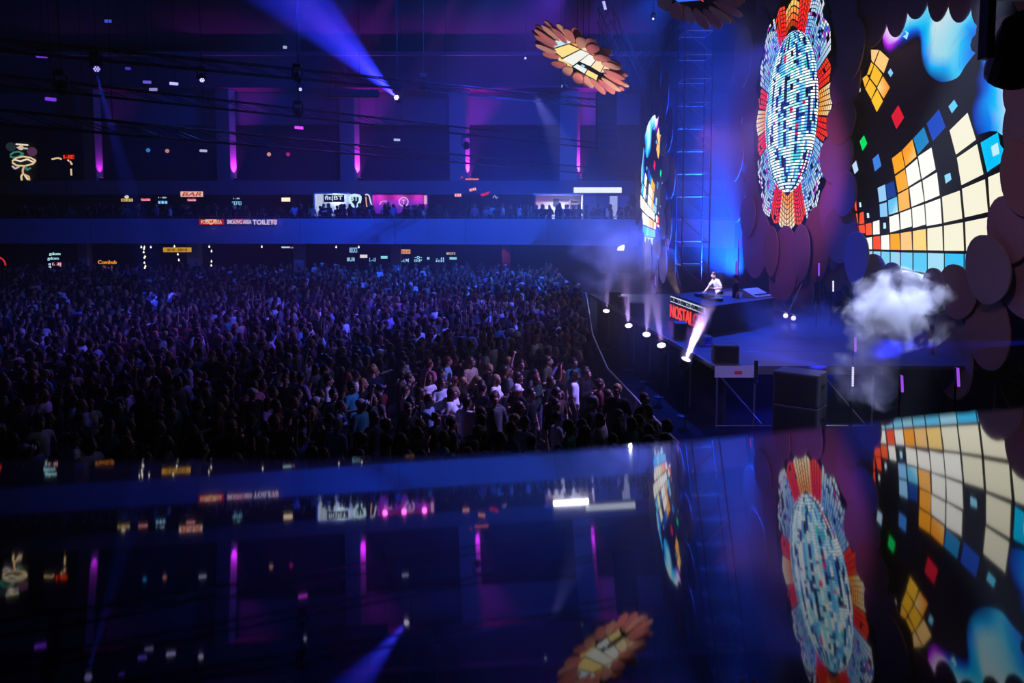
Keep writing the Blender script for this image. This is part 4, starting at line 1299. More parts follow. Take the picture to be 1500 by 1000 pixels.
moving_head(atY(770, 85, 44), atY(600, 200, 20), 'small white lit moving head left alone in the dark roof', (230, 235, 255), 2.5, .4)['label'] = 'small white lit moving head alone in the dark roof'
moving_head(atY(957, 27, 40), atY(700, 600, 10), 'small white lit moving head near the highest hung screen', (230, 235, 255), 2.5, .4)
moving_head(atY(90, 128, 31), atY(100, 800, 20), 'unlit moving head hanging from the middle truss at the dark end', es=0, scale=1.0)
moving_head(atY(436, 112, 34), atY(440, 800, 20), 'unlit moving head above the upper truss near the wide beam', es=0, scale=.8)
moving_head(atY(621, 126, 44), atY(640, 800, 20), 'unlit moving head on the upper truss past the wide beam', es=0, scale=1.0)
moving_head(atY(437, 165, 40), atY(437, 800, 20), 'unlit moving head over the violet glowing bar', es=0, scale=.9)
moving_head(atY(683, 213, 58), atY(700, 800, 20), 'unlit moving head hanging by the fourth gallery pillar', es=0, scale=1.3)
moving_head(atY(552, 230, 60), atY(560, 800, 20), 'unlit moving head between the third and fourth gallery pillar', es=0, scale=1.1)
bars = [((54, 82), (69, 82.5), 33, (120, 60, 235), .9), ((67, 144.5), (81.5, 146), 33, (130, 60, 240), 1.0), ((432, 186.5), (444, 187.5), 40, (215, 70, 255), 1.4), ((210, 120), (221, 120.5), 40, (110, 90, 240), 1.0), ((249, 122), (260.5, 123), 40, (190, 180, 255), 1.4), ((219, 131), (230, 131), 41, (150, 145, 220), 1.0),
        ((498, 136.5), (512, 138), 46, (210, 215, 255), 1.6), ((520, 139.5), (535, 141), 46, (200, 190, 255), 1.4), ((577, 204.5), (586, 205), 50, (190, 200, 255), 1.0), ((154, 31), (163, 31), 36, (70, 90, 220), .9), ((184, 100), (191, 100.5), 42, (90, 60, 200), .8), ((293, 220.5), (303, 221), 45, (190, 190, 230), 1.0), ((415, 69), (420, 69.5), 40, (170, 180, 230), 1.0),
        ((884, 2), (887, 14), 42, (190, 190, 255), 1.2)]
labs = ['violet glowing bar hung highest at the dark end', 'violet glowing bar hung below the middle truss at the dark end', 'pink violet glowing bar hung over the second gallery bay', 'dim blue violet bar left of the white bar', 'white glowing bar between two dimmer bars', 'dim lilac bar just under the white bar',
        'white glowing strip under the black fixture, first of two', 'lilac glowing strip under the black fixture, second of two', 'short pale strip hung over the third gallery bay', 'tiny blue strip high in the darkest roof', 'tiny violet strip beside the violet led ring', 'short white strip over the first gallery bay', 'tiny white strip under the wide blue beam', 'tiny upright white strip above the tilted screen']
for (a, b, Y, col, es), lab in zip(bars, labs):
    led_bar(a, b, Y, lab, col, es, .07)
for a, b, Y, lab, dots in (((1253, 494), (1253, 515), 20.5, 'upright violet tube beside the pale smoke cloud', 0), ((1321, 550), (1322, 574), 18.5, 'upright violet tube under the smoke cloud', 0), ((1403, 539), (1404.5, 566), 17.5, 'upright violet tube nearest to the dark corner', 0),
                           ((1249.5, 537), (1249, 566), 20.5, 'upright row of white dots beside the smoke cloud', 9), ((1199.5, 385), (1199.5, 404), 29, 'upright violet tube on the black box under the petals', 0), ((1220.5, 411), (1220.5, 427), 29, 'upright row of white dots under the petals', 7),
                           ((1079.5, 383), (1079.5, 424), 37, 'thin upright pale tube behind the booth', 0), ((1083, 350), (1083, 362), 40, 'short upright lilac tube beside the middle screen', 0), ((978.5, 350), (979, 366), 44, 'short upright lilac tube under the far screen', 0), ((960, 404), (960, 418), 43, 'short upright lilac tube behind the far smoke', 0)):
    led_bar(a, b, Y, lab, (170, 80, 255) if not dots else (235, 225, 255), .9 if not dots else 1.6, .03, dots)
a, b = atY(481, 126, 45.5), atY(554, 142, 45.5)
e = empty('batten', (a + b) / 2, math.atan2(0, 1), 'long black fixture box hung beneath the upper truss', 'fixture')
MB().box((-(b.x - a.x) / 2, 0, -.28), ((b.x - a.x) / 2, .4, .12)).build('housing', BLACK, e, bevel=.03)
MB().tube((-1, .2, .1), (-1, .2, .8), .02).build('clamp', BLACK, e)
MB().tube((1, .2, .1), (1, .2, .8), .02).build('clamp', BLACK, e)
# hanging line array and its dark truss
la = empty('line_array', atY(888, 140, 46), 0, 'curved black line array speaker hanging by the last gallery pillar', 'speaker')
for i in range(9):
    o_ = MB().box((-.55, -.3, -.17), (.55, .3, .17)).build('speaker_box', pmat('array_black', (9, 9, 11), .8, 0, .1), la, (0, -.02 * i * i * .4, -.36 * i), bevel=.02)
    o_.rotation_euler = (-.03 * i, 0, 0)
for sx in (-.4, .4):
    MB().tube((sx, 0, .15), (sx, 0, 7), .015, None, 5).build('cable', BLACK, la)
truss(atY(885, 20, 40), atY(935, 120, 46), 'short dark truss leaning beside the tilted screen', .7, 1.0)
e = moving_head(atY(1490, 75, 11), atY(1440, 200, 12), 'big black unlit moving head nearest to the camera, cut by the frame', es=0, scale=1.7)
# thin metal frame under the middle screen
fr = empty('floor_stand', atY(1155, 465, 30), 0, 'thin bright v shaped metal stand with two small lamps', 'stand')
c = Vector(fr.location)
for a, b in (((1147, 440), (1154, 459)), ((1175, 415), (1155, 459)), ((1134, 452), (1179, 465)), ((1155, 443), (1155, 459))):
    MB().tube(atY(*a, 30) - c, atY(*b, 30) - c, .022, None, 6).build('rod', STEEL, fr)
for x, y in ((1150.5, 462), (1162, 465.5)):
    MB().lathe([(.07, -.05), (.09, .05)], 10, atY(x, y, 30) - c, (-.2, -1, 0)).build('lamp', emat((220, 210, 255), 2.0), fr)
e = empty('ceiling_strobe', atY(912, 362, 54.4), 0, 'white blinding lamp at the end of the balcony behind the smoke', 'lamp')
mb = MB()
c = Vector(e.location)
pts = [atY(x, y, 54.4) - c for x, y in ((904.5, 366.5), (906, 362), (911, 359.5), (915, 358.8), (914, 366.5))]
mb.quad(pts)
n0 = len(mb.v)
mb.v += [(p.x, p.y + .2, p.z) for p in pts]
for i in range(5):
    j = (i + 1) % 5
    mb.f.append((i, n0 + i, n0 + j, j)); mb.c.append(None)
mb.build('lens', emat((255, 245, 255), 3.0), e)
MB().box((.1, .05, -.25), (.5, .5, .3)).build('housing', BLACK, e)
spot('strobe_lamp', Vector(e.location) + Vector((-.1, -.3, 0)), Vector(e.location) + Vector((-.6, -4, -.3)), 300, (.75, .8, 1), 130, .6, .1)

# ------------------------------------------------------------------ smoke
def smoke(name, c, rad, dens, label, seed, aniso=.2, tilt=0.0, shape='blob', nscale=2.2, color=(1, 1, 1), base=-.58):
    mb = MB()
    bm = bmesh.new()
    bmesh.ops.create_icosphere(bm, subdivisions=2, radius=1.0)
    me = bpy.data.meshes.new(name)
    bm.to_mesh(me)
    bm.free()
    m = bpy.data.materials.new('smoke_volume')
    m.use_nodes = True
    nt = m.node_tree
    nt.nodes.remove(nt.nodes['Principled BSDF'])
    tc = nt.nodes.new('ShaderNodeTexCoord')
    ln = nt.nodes.new('ShaderNodeVectorMath'); ln.operation = 'LENGTH'
    nt.links.new(tc.outputs['Object'], ln.inputs[0])
    mp = nt.nodes.new('ShaderNodeMapping')
    mp.inputs['Scale'].default_value = (rad[0] / max(rad), rad[1] / max(rad), rad[2] / max(rad))
    mp.inputs['Location'].default_value = (seed, seed * .37, -seed)
    nt.links.new(tc.outputs['Object'], mp.inputs['Vector'])
    no = nt.nodes.new('ShaderNodeTexNoise')
    no.inputs['Scale'].default_value = nscale
    no.inputs['Detail'].default_value = 5
    no.inputs['Roughness'].default_value = .58
    no.inputs['Distortion'].default_value = .5
    nt.links.new(mp.outputs[0], no.inputs['Vector'])
    sub = nt.nodes.new('ShaderNodeMath'); sub.operation = 'MULTIPLY_ADD'      # (1 - r) + 2.1*(noise-.5)
    sub.inputs[1].default_value = 2.6
    sub.inputs[2].default_value = base
    nt.links.new(no.outputs['Fac'], sub.inputs[0])
    sb_ = nt.nodes.new('ShaderNodeMath'); sb_.operation = 'SUBTRACT'
    nt.links.new(sub.outputs[0], sb_.inputs[0])
    nt.links.new(ln.outputs['Value'], sb_.inputs[1])
    cl_ = nt.nodes.new('ShaderNodeMath'); cl_.operation = 'MAXIMUM'; cl_.inputs[1].default_value = 0
    nt.links.new(sb_.outputs[0], cl_.inputs[0])
    mu = nt.nodes.new('ShaderNodeMath'); mu.operation = 'MULTIPLY'; mu.inputs[1].default_value = dens
    nt.links.new(cl_.outputs[0], mu.inputs[0])
    vo = nt.nodes.new('ShaderNodeVolumeScatter')
    vo.inputs['Color'].default_value = (*color, 1)
    vo.inputs['Anisotropy'].default_value = aniso
    nt.links.new(mu.outputs[0], vo.inputs['Density'])
    nt.links.new(vo.outputs[0], nt.nodes['Material Output'].inputs['Volume'])
    me.materials.append(m)
    o = obj(name, me)
    o.location = c
    o.scale = rad
    o.rotation_euler = (0, tilt, 0)
    return tag(o, label, None, None, 'stuff')


def haze(c, rad, dens, label):
    o = smoke('haze', c, rad, 1.0, label, 4.4, aniso=.2, nscale=.9)
    nt = o.data.materials[0].node_tree
    for nd in nt.nodes:
        if nd.type == 'MATH' and nd.operation == 'MULTIPLY':
            nd.inputs[1].default_value = dens
        if nd.type == 'MATH' and nd.operation == 'MULTIPLY_ADD':
            nd.inputs[1].default_value = .8
            nd.inputs[2].default_value = .55
    return o


haze((13.2, 46.5, 7.5), (4.2, 8, 10), .06, 'blue stage haze around the scaffold tower')
haze((.5, 47, 4.5), (9, 9, 5), .022, 'blue haze over the far dancers')
mid_ = (sa + sb) / 2
haze((mid_.x - .75, mid_.y + .3, 2.1), (1.7, 11.5, 2.0), .06, 'thin violet haze along the stage edge')
smoke('smoke', atY(1314, 455, 19.6), (1.55, 1.0, 1.1), 5.0, 'pale billowing smoke cloud before the nearest screen', 3.1, nscale=3.0)
smoke('smoke', atY(1270, 545, 19.8), (.95, .7, 1.6), 1.7, 'thin smoke rising under the pale cloud', 8.3)
smoke('smoke', atY(912, 378, 44), (3.2, 2.0, 2.4), .55, 'wide drifting smoke before the end of the balcony', 5.2)
smoke('smoke', atY(868, 415, 41), (.9, .9, 1.6), .4, 'thin smoke column at the far end of the stage', 1.7)
p, q_ = atZ(1004, 530, 1.55), atY(1054, 404, 22.4)
d_ = q_ - p
o = smoke('smoke', p * .6 + q_ * .4, (.32, .32, d_.length * .72), 3.2, 'narrow white smoke jet in front of the booth', 2.4, nscale=3.2, base=-.35)
o.rotation_euler = d_.to_track_quat('Z', 'Y').to_euler()
smoke('smoke', atY(1105, 446, 30), (1.8, .9, .4), .5, 'low smoke rolling over the booth table', 6.6)
smoke('smoke', atY(1150, 490, 27), (2.9, 2.2, 1.5), .5, 'thin smoke low over the stage deck', 9.1)
# unseen spots added to brighten the smoke
spot('smoke_fill', (10.6, 17.2, 13), atY(1305, 470, 19.6), 48000, (.5, .58, 1.0), 16, .8, .15)
spot('smoke_fill', (1, 38, 11), atY(910, 375, 44), 30000, (.28, .28, 1.0), 30, .8, .15)
l_ = atY(1530, 500, 17)
spot('laser_lamp', l_, atY(1240, 515, 21), 30000, (.02, .03, 1.0), 9, .6, .05)

# ------------------------------------------------------------------ people
def capsule(mb, p0, p1, r0, r1, n=10, sq=(1, 1)):
    """Closed tapered capsule; SQ stretches the section (sideways, front to back)."""
    p0, p1 = Vector(p0), Vector(p1)
    d = p1 - p0
    L = d.length
    z = d / L if L > 1e-6 else Vector((0, 0, 1))
    y = Vector((0, 1, 0))
    if abs(z.y) > .9:
        y = Vector((0, 0, 1))
    x = y.cross(z).normalized()
    y = z.cross(x)
    prof = []
    for k in (1, 2, 3):
        a = -math.pi / 2 + k * math.pi / 6
        prof.append((r0 * math.cos(a), r0 * math.sin(a)))
    for k in (0, 1, 2):
        a = k * math.pi / 6
        prof.append((r1 * math.cos(a), L + r1 * math.sin(a)))
    s = len(mb.v)
    mb.v.append(tuple(p0 - z * r0))
    for r, h in prof:
        for i in range(n):
            a = 2 * math.pi * i / n
            mb.v.append(tuple(p0 + x * (r * sq[0] * math.cos(a)) + y * (r * sq[1] * math.sin(a)) + z * h))
    mb.v.append(tuple(p1 + z * r1))
    e = len(mb.v) - 1
    for i in range(n):
        j = (i + 1) % n
        mb.f.append((s, s + 1 + j, s + 1 + i))
        mb.f.append((e, s + 1 + 5 * n + i, s + 1 + 5 * n + j))
        for k in range(5):
            a = s + 1 + k * n
            mb.f.append((a + i, a + j, a + n + j, a + n + i))
    mb.c += [None] * (len(mb.f) - len(mb.c))


def ellipsoid(mb, c, r, n=14, m=8):
    s = len(mb.v)
    c = Vector(c)
    mb.v.append((c.x, c.y, c.z - r[2]))
    for k in range(1, m):
        a = -math.pi / 2 + math.pi * k / m
        for i in range(n):
            b = 2 * math.pi * i / n
            mb.v.append((c.x + r[0] * math.cos(a) * math.cos(b), c.y + r[1] * math.cos(a) * math.sin(b), c.z + r[2] * math.sin(a)))
    mb.v.append((c.x, c.y, c.z + r[2]))
    e = len(mb.v) - 1
    for i in range(n):
        j = (i + 1) % n
        mb.f.append((s, s + 1 + j, s + 1 + i))
        mb.f.append((e, s + 1 + (m - 2) * n + i, s + 1 + (m - 2) * n + j))
        for k in range(m - 2):
            a = s + 1 + k * n
            mb.f.append((a + i, a + j, a + n + j, a + n + i))
    mb.c += [None] * (len(mb.f) - len(mb.c))


def fuse(mb, name, voxel, tris, mat):
    """One continuous skin over the overlapping forms."""
    o = obj(name, mb.mesh(name, mat))
    r = o.modifiers.new('r', 'REMESH')
    r.mode = 'VOXEL'
    r.voxel_size = voxel
    s = o.modifiers.new('s', 'SMOOTH')
    s.iterations = 2
    s.factor = .4
    dg = bpy.context.evaluated_depsgraph_get()
    n = len(o.evaluated_get(dg).data.polygons) * 2
    d = o.modifiers.new('d', 'DECIMATE')
    d.ratio = min(1.0, tris / max(1, n))
    dg = bpy.context.evaluated_depsgraph_get()
    me = bpy.data.meshes.new_from_object(o.evaluated_get(dg))
    me.name = name
    me.polygons.foreach_set('use_smooth', [True] * len(me.polygons))
    bpy.data.objects.remove(o)
    return me


def info_mat(name, rough, spec=.4):
    m = bpy.data.materials.new(name)
    m.use_nodes = True
    nt = m.node_tree
    b = nt.nodes['Principled BSDF']
    oi = nt.nodes.new('ShaderNodeObjectInfo')
    tc = nt.nodes.new('ShaderNodeTexCoord')
    no = nt.nodes.new('ShaderNodeTexNoise')
    no.inputs['Scale'].default_value = 14
    mx = nt.nodes.new('ShaderNodeMix'); mx.data_type = 'RGBA'; mx.blend_type = 'MULTIPLY'
    mx.inputs['Factor'].default_value = .25
    nt.links.new(tc.outputs['Object'], no.inputs['Vector'])
    nt.links.new(oi.outputs['Color'], mx.inputs['A'])
    nt.links.new(no.outputs['Fac'], mx.inputs['B'])
    nt.links.new(mx.outputs['Result'], b.inputs['Base Color'])
    b.inputs['Roughness'].default_value = rough
    b.inputs['Specular IOR Level'].default_value = spec
    return m


M_SKIN, M_CLOTH, M_HAIR = info_mat('skin', .5), info_mat('cloth', .85, .2), info_mat('hair', .45)
M_EYE, M_LIP = pmat('eye_dark', (25, 18, 16), .2), pmat('lips', (140, 60, 62), .5)
V = Vector
SH, HP = .185, .085


def arm(kind, s):
    """Shoulder, elbow, wrist, hand tip direction for side S (+1 is the person's right)."""
    S = V((s * SH, -.01, 1.42))
    E, W, D = {
        'down': ((s * .27, -.03, 1.15), (s * .28, .05, .90), (0, .15, -1)),
        'bent': ((s * .27, -.02, 1.16), (s * .16, .22, 1.20), (-s * .4, .8, .35)),
        'up': ((s * .33, .10, 1.66), (s * .27, .14, 1.92), (-s * .1, .1, 1)),
        'high': ((s * .27, .04, 1.69), (s * .24, .06, 1.95), (0, .05, 1)),
        'phone': ((s * .25, .16, 1.30), (s * .15, .30, 1.56), (-s * .25, .25, 1)),
        'cross': ((s * .28, .02, 1.17), (-s * .05, .20, 1.22), (-s * 1, .15, .1)),
        'point': ((s * .30, .24, 1.36), (s * .28, .50, 1.44), (0, 1, .15)),
        'clasp': ((s * .25, .08, 1.18), (s * .05, .27, 1.28), (-s * .5, .5, .8)),
        'hip': ((s * .36, -.08, 1.19), (s * .19, .04, 1.02), (-s * .8, .5, -.3)),
        'reach': ((s * .26, .22, 1.24), (s * .2, .46, 1.12), (0, 1, -.25)),
        'face': ((s * .28, .12, 1.26), (s * .11, .19, 1.50), (-s * .35, -.15, 1)),
    }[kind]
    return S, V(E), V(W), V(D).normalized()


def hand(mb, W, D, s, grip):
    """Palm, four unequal bent fingers and a thumb from the side of the palm."""
    side = D.cross(V((0, 1, 0)) if abs(D.y) < .8 else V((0, 0, 1))).normalized()
    if side.x * s > 0:
        side = -side
    nrm = side.cross(D).normalized() * (1 if s > 0 else -1)
    P = W + D * .085
    capsule(mb, W, W + D * .03, .026, .026, 8)
    for k in (-1, 0, 1):
        capsule(mb, W + D * .02 + side * (k * .010), P + side * (k * .024), .020, .018, 8)
    for k, ln in enumerate((.070, .080, .074, .056)):
        b = P + side * ((1.5 - k) * .020)
        c = math.radians((18, 70)[grip])
        d1 = D * math.cos(c) + nrm * math.sin(c)
        m = b + d1 * ln * .5
        c2 = math.radians((40, 150)[grip])
        d2 = D * math.cos(c2) + nrm * math.sin(c2)
        capsule(mb, b, m, .0105, .0100, 6)
        capsule(mb, m, m + d2 * ln * .5, .0100, .0085, 6)
    b = W + D * .03 + side * .024
    m = b + (side * .75 + D * .6 + nrm * .3).normalized() * .038
    capsule(mb, b, m, .013, .0115, 6)
    capsule(mb, m, m + (D * .8 + side * .2 + nrm * (.3 + .5 * grip)).normalized() * .03, .0115, .0095, 6)


class Figure:
    def __init__(self, right, left, woman=False, sleeve=.5, lean=0.0, grip=(0, 0), turn=0.0, fine=.0095, tris=2600, feet=.12):
        sw = .90 if woman else 1.0
        body, top, leg, shoe = MB(), MB(), MB(), MB()
        R = lambda p: self.lean(p, lean)
        self.l = lean
        # head and neck
        hc = V((0, .025, 1.635))
        h = MB()
        ellipsoid(h, hc + V((0, -.012, .02)), (.076, .094, .098))
        ellipsoid(h, hc + V((0, .018, -.035)), (.060, .070, .082))
        ellipsoid(h, hc + V((0, .052, -.085)), (.030, .030, .026), 10, 6)
        capsule(h, hc + V((0, .085, .018)), hc + V((0, .106, -.022)), .009, .015, 8)
        for s in (-1, 1):
            ellipsoid(h, hc + V((s * .076, -.012, -.008)), (.012, .022, .032), 8, 6)
            ellipsoid(h, hc + V((s * .034, .073, -.022)), (.022, .018, .020), 8, 6)
            capsule(h, hc + V((s * .012, .085, .033)), hc + V((s * .050, .070, .033)), .010, .009, 6)
        ca, sa_ = math.cos(turn), math.sin(turn)
        T = lambda p: R(V((p[0] * ca - (p[1] - .0) * sa_, p[0] * sa_ + p[1] * ca, p[2])))
        h.v = [tuple(T(V(v))) for v in h.v]
        body.v, body.f, body.c = list(h.v), list(h.f), list(h.c)
        capsule(body, R(V((0, -.012, 1.44))), R(V((0, .005, 1.56))), .058, .052, 12)
        # trunk
        def trunk(mb, g):
            capsule(mb, R(V((0, 0, 1.12))), R(V((0, -.005, 1.36))), .115 + g, .125 + g, 14, (1.28 * sw, .88))
            capsule(mb, R(V((0, 0, .97))), R(V((0, 0, 1.14))), .118 + g, .110 + g, 14, (1.22, .92))
            capsule(mb, R(V((-SH * .78 * sw, -.01, 1.425))), R(V((SH * .78 * sw, -.01, 1.425))), .062 + g, .062 + g, 10)
            if woman:
                for s in (-1, 1):
                    ellipsoid(mb, R(V((s * .07, .085, 1.27))), (.065 + g, .058 + g, .062 + g), 10, 6)
        trunk(body, 0)
        trunk(top, .014)
        capsule(top, R(V((0, 0, .93))), R(V((0, 0, 1.05))), .132, .132, 14, (1.24, .94))
        self.hands = []
        for s, kind, g in ((1, right, grip[0]), (-1, left, grip[1])):
            S, E, W, D = arm(kind, s)
            S = V((S.x * sw, S.y, S.z))
            S, E, W = R(S), R(E), R(W)
            k = .88 if woman else 1.0
            capsule(body, S, E, .052 * k, .040 * k, 10)
            capsule(body, E, W, .040 * k, .027 * k, 10)
            hand(body, W, D, s, g)
            self.hands.append((W + D * .09, D))
            if sleeve < .2:
                capsule(top, S, S.lerp(E, .25), .060 * k, .058 * k, 10)
            elif sleeve < .8:
                capsule(top, S, S.lerp(E, .72), .066 * k, .064 * k, 10)
            else:
                capsule(top, S, E, .066 * k, .056 * k, 10)
                capsule(top, E, E.lerp(W, .93), .056 * k, .042 * k, 10)
        for s in (-1, 1):
            H, K, A = V((s * HP, 0, .93)), V((s * (HP + .01), .02, .50)), V((s * feet, -.02, .085))
            capsule(body, H, K, .088, .056, 12)
            capsule(body, K, A, .056, .036, 12)
            capsule(body, A, V((s * (feet + .01), .13, .04)), .036, .030, 8)
            capsule(leg, H, K, .104, .070, 12)
            capsule(leg, K, A + V((0, 0, .02)), .072, .058, 12)
            capsule(shoe, V((s * feet, -.05, .045)), V((s * (feet + .015), .15, .035)), .052, .042, 10, (1.0, .85))
        capsule(leg, V((-.06, 0, .96)), V((.06, 0, .96)), .128, .128, 12, (1, .95))
        self.body = fuse(body, 'body', fine, tris, M_SKIN)
        self.top = fuse(top, 'top', .014, 900, M_CLOTH)
        self.leg = fuse(leg, 'trousers', .016, 500, M_CLOTH)
        me = shoe.mesh('shoes', pmat('shoe_leather', (40, 38, 42), .5), True)
        self.shoe = me
        # eyes, brows and mouth join the body mesh
        fm = MB()
        for s in (-1, 1):
            ellipsoid(fm, T(hc + V((s * .034, .088, -.006))), (.013, .006, .007), 8, 4)
            capsule(fm, T(hc + V((s * .018, .0945, .026))), T(hc + V((s * .052, .083, .028))), .0045, .0035, 5)
        ne = len(fm.f)
        capsule(fm, T(hc + V((-.022, .086, -.062))), T(hc + V((.022, .086, -.062))), .0075, .0075, 6)
        bm = bmesh.new()
        bm.from_mesh(self.body)
        self.body.materials.append(M_EYE)
        self.body.materials.append(M_LIP)
        vs_ = [bm.verts.new(v) for v in fm.v]
        for i, f in enumerate(fm.f):
            fc = bm.faces.new([vs_[k] for k in f])
            fc.material_index = 1 if i < ne else 2
            fc.smooth = True
        bm.to_mesh(self.body)
        bm.free()
        # hair styles
        self.hair = {}

        def hm(fn):
            m = MB()
            fn(m)
            m.v = [tuple(T(V(v))) for v in m.v]
            return fuse(m, 'hair', .010, 420, M_HAIR)

        def cap_(m, g=.012):
            ellipsoid(m, hc + V((0, -.029, .045)), (.078 + g, .090 + g, .092 + g), 16, 10)

        def short(m):
            cap_(m)
            ellipsoid(m, hc + V((0, -.065, -.02)), (.070, .045, .065))

        def long_(m):
            cap_(m, .015)
            for s in (-1, 1):
                capsule(m, hc + V((s * .070, -.03, .02)), hc + V((s * .095, -.035, -.24)), .036, .030, 8)
            capsule(m, hc + V((0, -.07, .0)), hc + V((0, -.085, -.28)), .075, .062, 10, (1.15, .6))

        def bun(m):
            cap_(m)
            ellipsoid(m, hc + V((0, -.10, .10)), (.045, .045, .045))

        def tail(m):
            cap_(m)
            capsule(m, hc + V((0, -.11, .06)), hc + V((0, -.15, -.20)), .036, .020, 8)

        def bob(m):
            cap_(m, .016)
            capsule(m, hc + V((0, -.045, .0)), hc + V((0, -.05, -.11)), .088, .080, 12, (1.05, .72))

        def curly(m):
            rr = random.Random(5)
            cap_(m, .02)
            for _ in range(26):
                a, b_ = rr.uniform(-.3, 1.4), rr.uniform(0, 2 * math.pi)
                p = hc + V((.10 * math.cos(a) * math.cos(b_), -.03 + .10 * math.cos(a) * math.sin(b_) * .9, .03 + .11 * math.sin(a)))
                if p.y < .07 or p.z > hc.z + .08:
                    ellipsoid(m, p, (.028, .028, .028), 8, 5)

        def beanie(m):
            ellipsoid(m, hc + V((0, -.016, .055)), (.094, .108, .092), 16, 10)
            capsule(m, hc + V((0, -.016, .045)), hc + V((0, -.016, .062)), .096, .096, 16, (1, 1.14))

        def cap_hat(m):
            ellipsoid(m, hc + V((0, -.018, .05)), (.092, .108, .082), 16, 10)
            capsule(m, hc + V((-.03, .10, .058)), hc + V((.03, .10, .058)), .060, .060, 10, (1, .16))
            capsule(m, hc + V((-.03, .14, .052)), hc + V((.03, .14, .052)), .045, .045, 10, (1, .16))

        def bucket(m):
            ellipsoid(m, hc + V((0, -.014, .06)), (.096, .110, .082), 16, 10)
            m2 = MB().lathe([(.09, .075), (.105, .05), (.165, -.005), (.158, -.012), (.10, .035)], 20)
            k = len(m.v)
            m.v += [(v[0], v[1] * 1.1 + hc.y - .01, v[2] + hc.z) for v in m2.v]
            m.f += [tuple(k + i for i in f) for f in m2.f]
            m.c += [None] * len(m2.f)
        for nm, fn in (('short', short), ('long', long_), ('bun', bun), ('tail', tail), ('bob', bob), ('curly', curly), ('beanie', beanie), ('cap', cap_hat), ('bucket', bucket)):
            self.hair[nm] = None
            setattr(self, '_' + nm, fn)
        self._hm = hm

    def lean(self, p, a):
        """Bend the body forward at the hips."""
        if not a or p.z < .95:
            return V(p)
        y, z = p.y, p.z - .95
        return V((p.x, y * math.cos(a) + z * math.sin(a), .95 + z * math.cos(a) - y * math.sin(a)))

    def get_hair(self, nm):
        if self.hair[nm] is None:
            self.hair[nm] = self._hm(getattr(self, '_' + nm))
        return self.hair[nm]


FIG = {
    'down_man': (Figure('down', 'down'), 'arms down', 0),
    'down_woman': (Figure('down', 'bent', woman=True, grip=(0, 1), sleeve=.15), 'one arm bent', 1),
    'cup_man': (Figure('bent', 'down', grip=(1, 0), turn=.3), 'right forearm lifted', 0),
    'raise_man': (Figure('up', 'bent', grip=(1, 0)), 'right arm raised', 0),
    'raise_woman': (Figure('high', 'high', woman=True, sleeve=.15), 'arms up', 1),
    'left_woman': (Figure('bent', 'up', woman=True, turn=-.25), 'left arm raised', 1),
    'phone_woman': (Figure('phone', 'hip', woman=True, grip=(1, 0), sleeve=1), 'hand before face', 1),
    'cross_man': (Figure('cross', 'cross', sleeve=1, turn=.15), 'arms crossed', 0),
    'clasp_woman': (Figure('clasp', 'clasp', woman=True, sleeve=1, turn=.35), 'hands clasped', 1),
    'point_man': (Figure('point', 'down', sleeve=1), 'arm stretched forward', 0),
}
SKINS = [(176, 132, 112), (190, 146, 126), (160, 114, 92), (200, 158, 140), (132, 92, 72)]
HAIRS = [('black', (18, 15, 16)), ('dark brown', (42, 28, 22)), ('brown', (74, 48, 34)), ('blond', (165, 130, 85)), ('auburn', (96, 42, 28))]
TOPS = [('black', (10, 10, 13), 20), ('charcoal', (26, 26, 31), 6), ('navy', (18, 22, 46), 5), ('grey', (96, 96, 102), 3), ('white', (235, 235, 240), 5), ('pale blue', (140, 170, 205), 1.5), ('dark red', (92, 22, 28), 2), ('olive', (62, 66, 44), 2),
        ('lilac', (160, 130, 190), 1), ('dark green', (22, 54, 42), 2), ('beige', (178, 158, 132), 1.5), ('teal', (40, 110, 115), 1), ('pink', (205, 120, 150), 1), ('brown', (72, 50, 38), 2)]
HSTY = {0: [('short', 'short {} hair', 10), ('curly', 'curly {} hair', 2), ('cap', '{} cap', 1.2), ('beanie', '{} beanie', .8)],
        1: [('long', 'long {} hair', 11), ('tail', '{} ponytail', 2), ('bun', '{} hair bun', 2), ('bob', '{} bob', 3), ('curly', 'curly {} hair', 1.5)]}
HATC = [('black', (16, 16, 18)), ('white', (230, 230, 232)), ('grey', (110, 110, 115)), ('navy', (24, 30, 64))]
TROU = [(22, 24, 34), (16, 16, 18), (40, 50, 78), (58, 54, 50), (70, 80, 105)]
rp = random.Random(21)


def person(fig, x, y, z, rz, sc, skin, hair, haircol, topcol, troucol, label, group=None, parts=True):
    e = empty('person', (x, y, z), rz, label, 'person', group)
    e.scale = (sc, sc, sc)
    for nm, me, col in (('body', fig.body, skin), ('hair', fig.get_hair(hair) if hair else None, haircol), ('top', fig.top, topcol), ('trousers', fig.leg, troucol), ('shoes', fig.shoe, (40, 38, 42))):
        if me is None:
            continue
        if nm == 'hair' and hair in ('cap', 'beanie', 'bucket'):
            nm = {'cap': 'cap', 'beanie': 'beanie', 'bucket': 'bucket_hat'}[hair]
        o = obj(nm, me, e)
        o.color = (*lin(col), 1)
    return e


def barrier_x(y):
    for a, b in zip(bl, bl[1:]):
        if a.y <= y <= b.y:
            return a.x + (b.x - a.x) * (y - a.y) / (b.y - a.y)
    return bl[0].x if y < bl[0].y else bl[-1].x


def fx(px, py, zt):
    """Floor spot of a head seen at the pixel, for a head centre at height ZT."""
    p = atZ(px, py, zt)
    return p.x, p.y


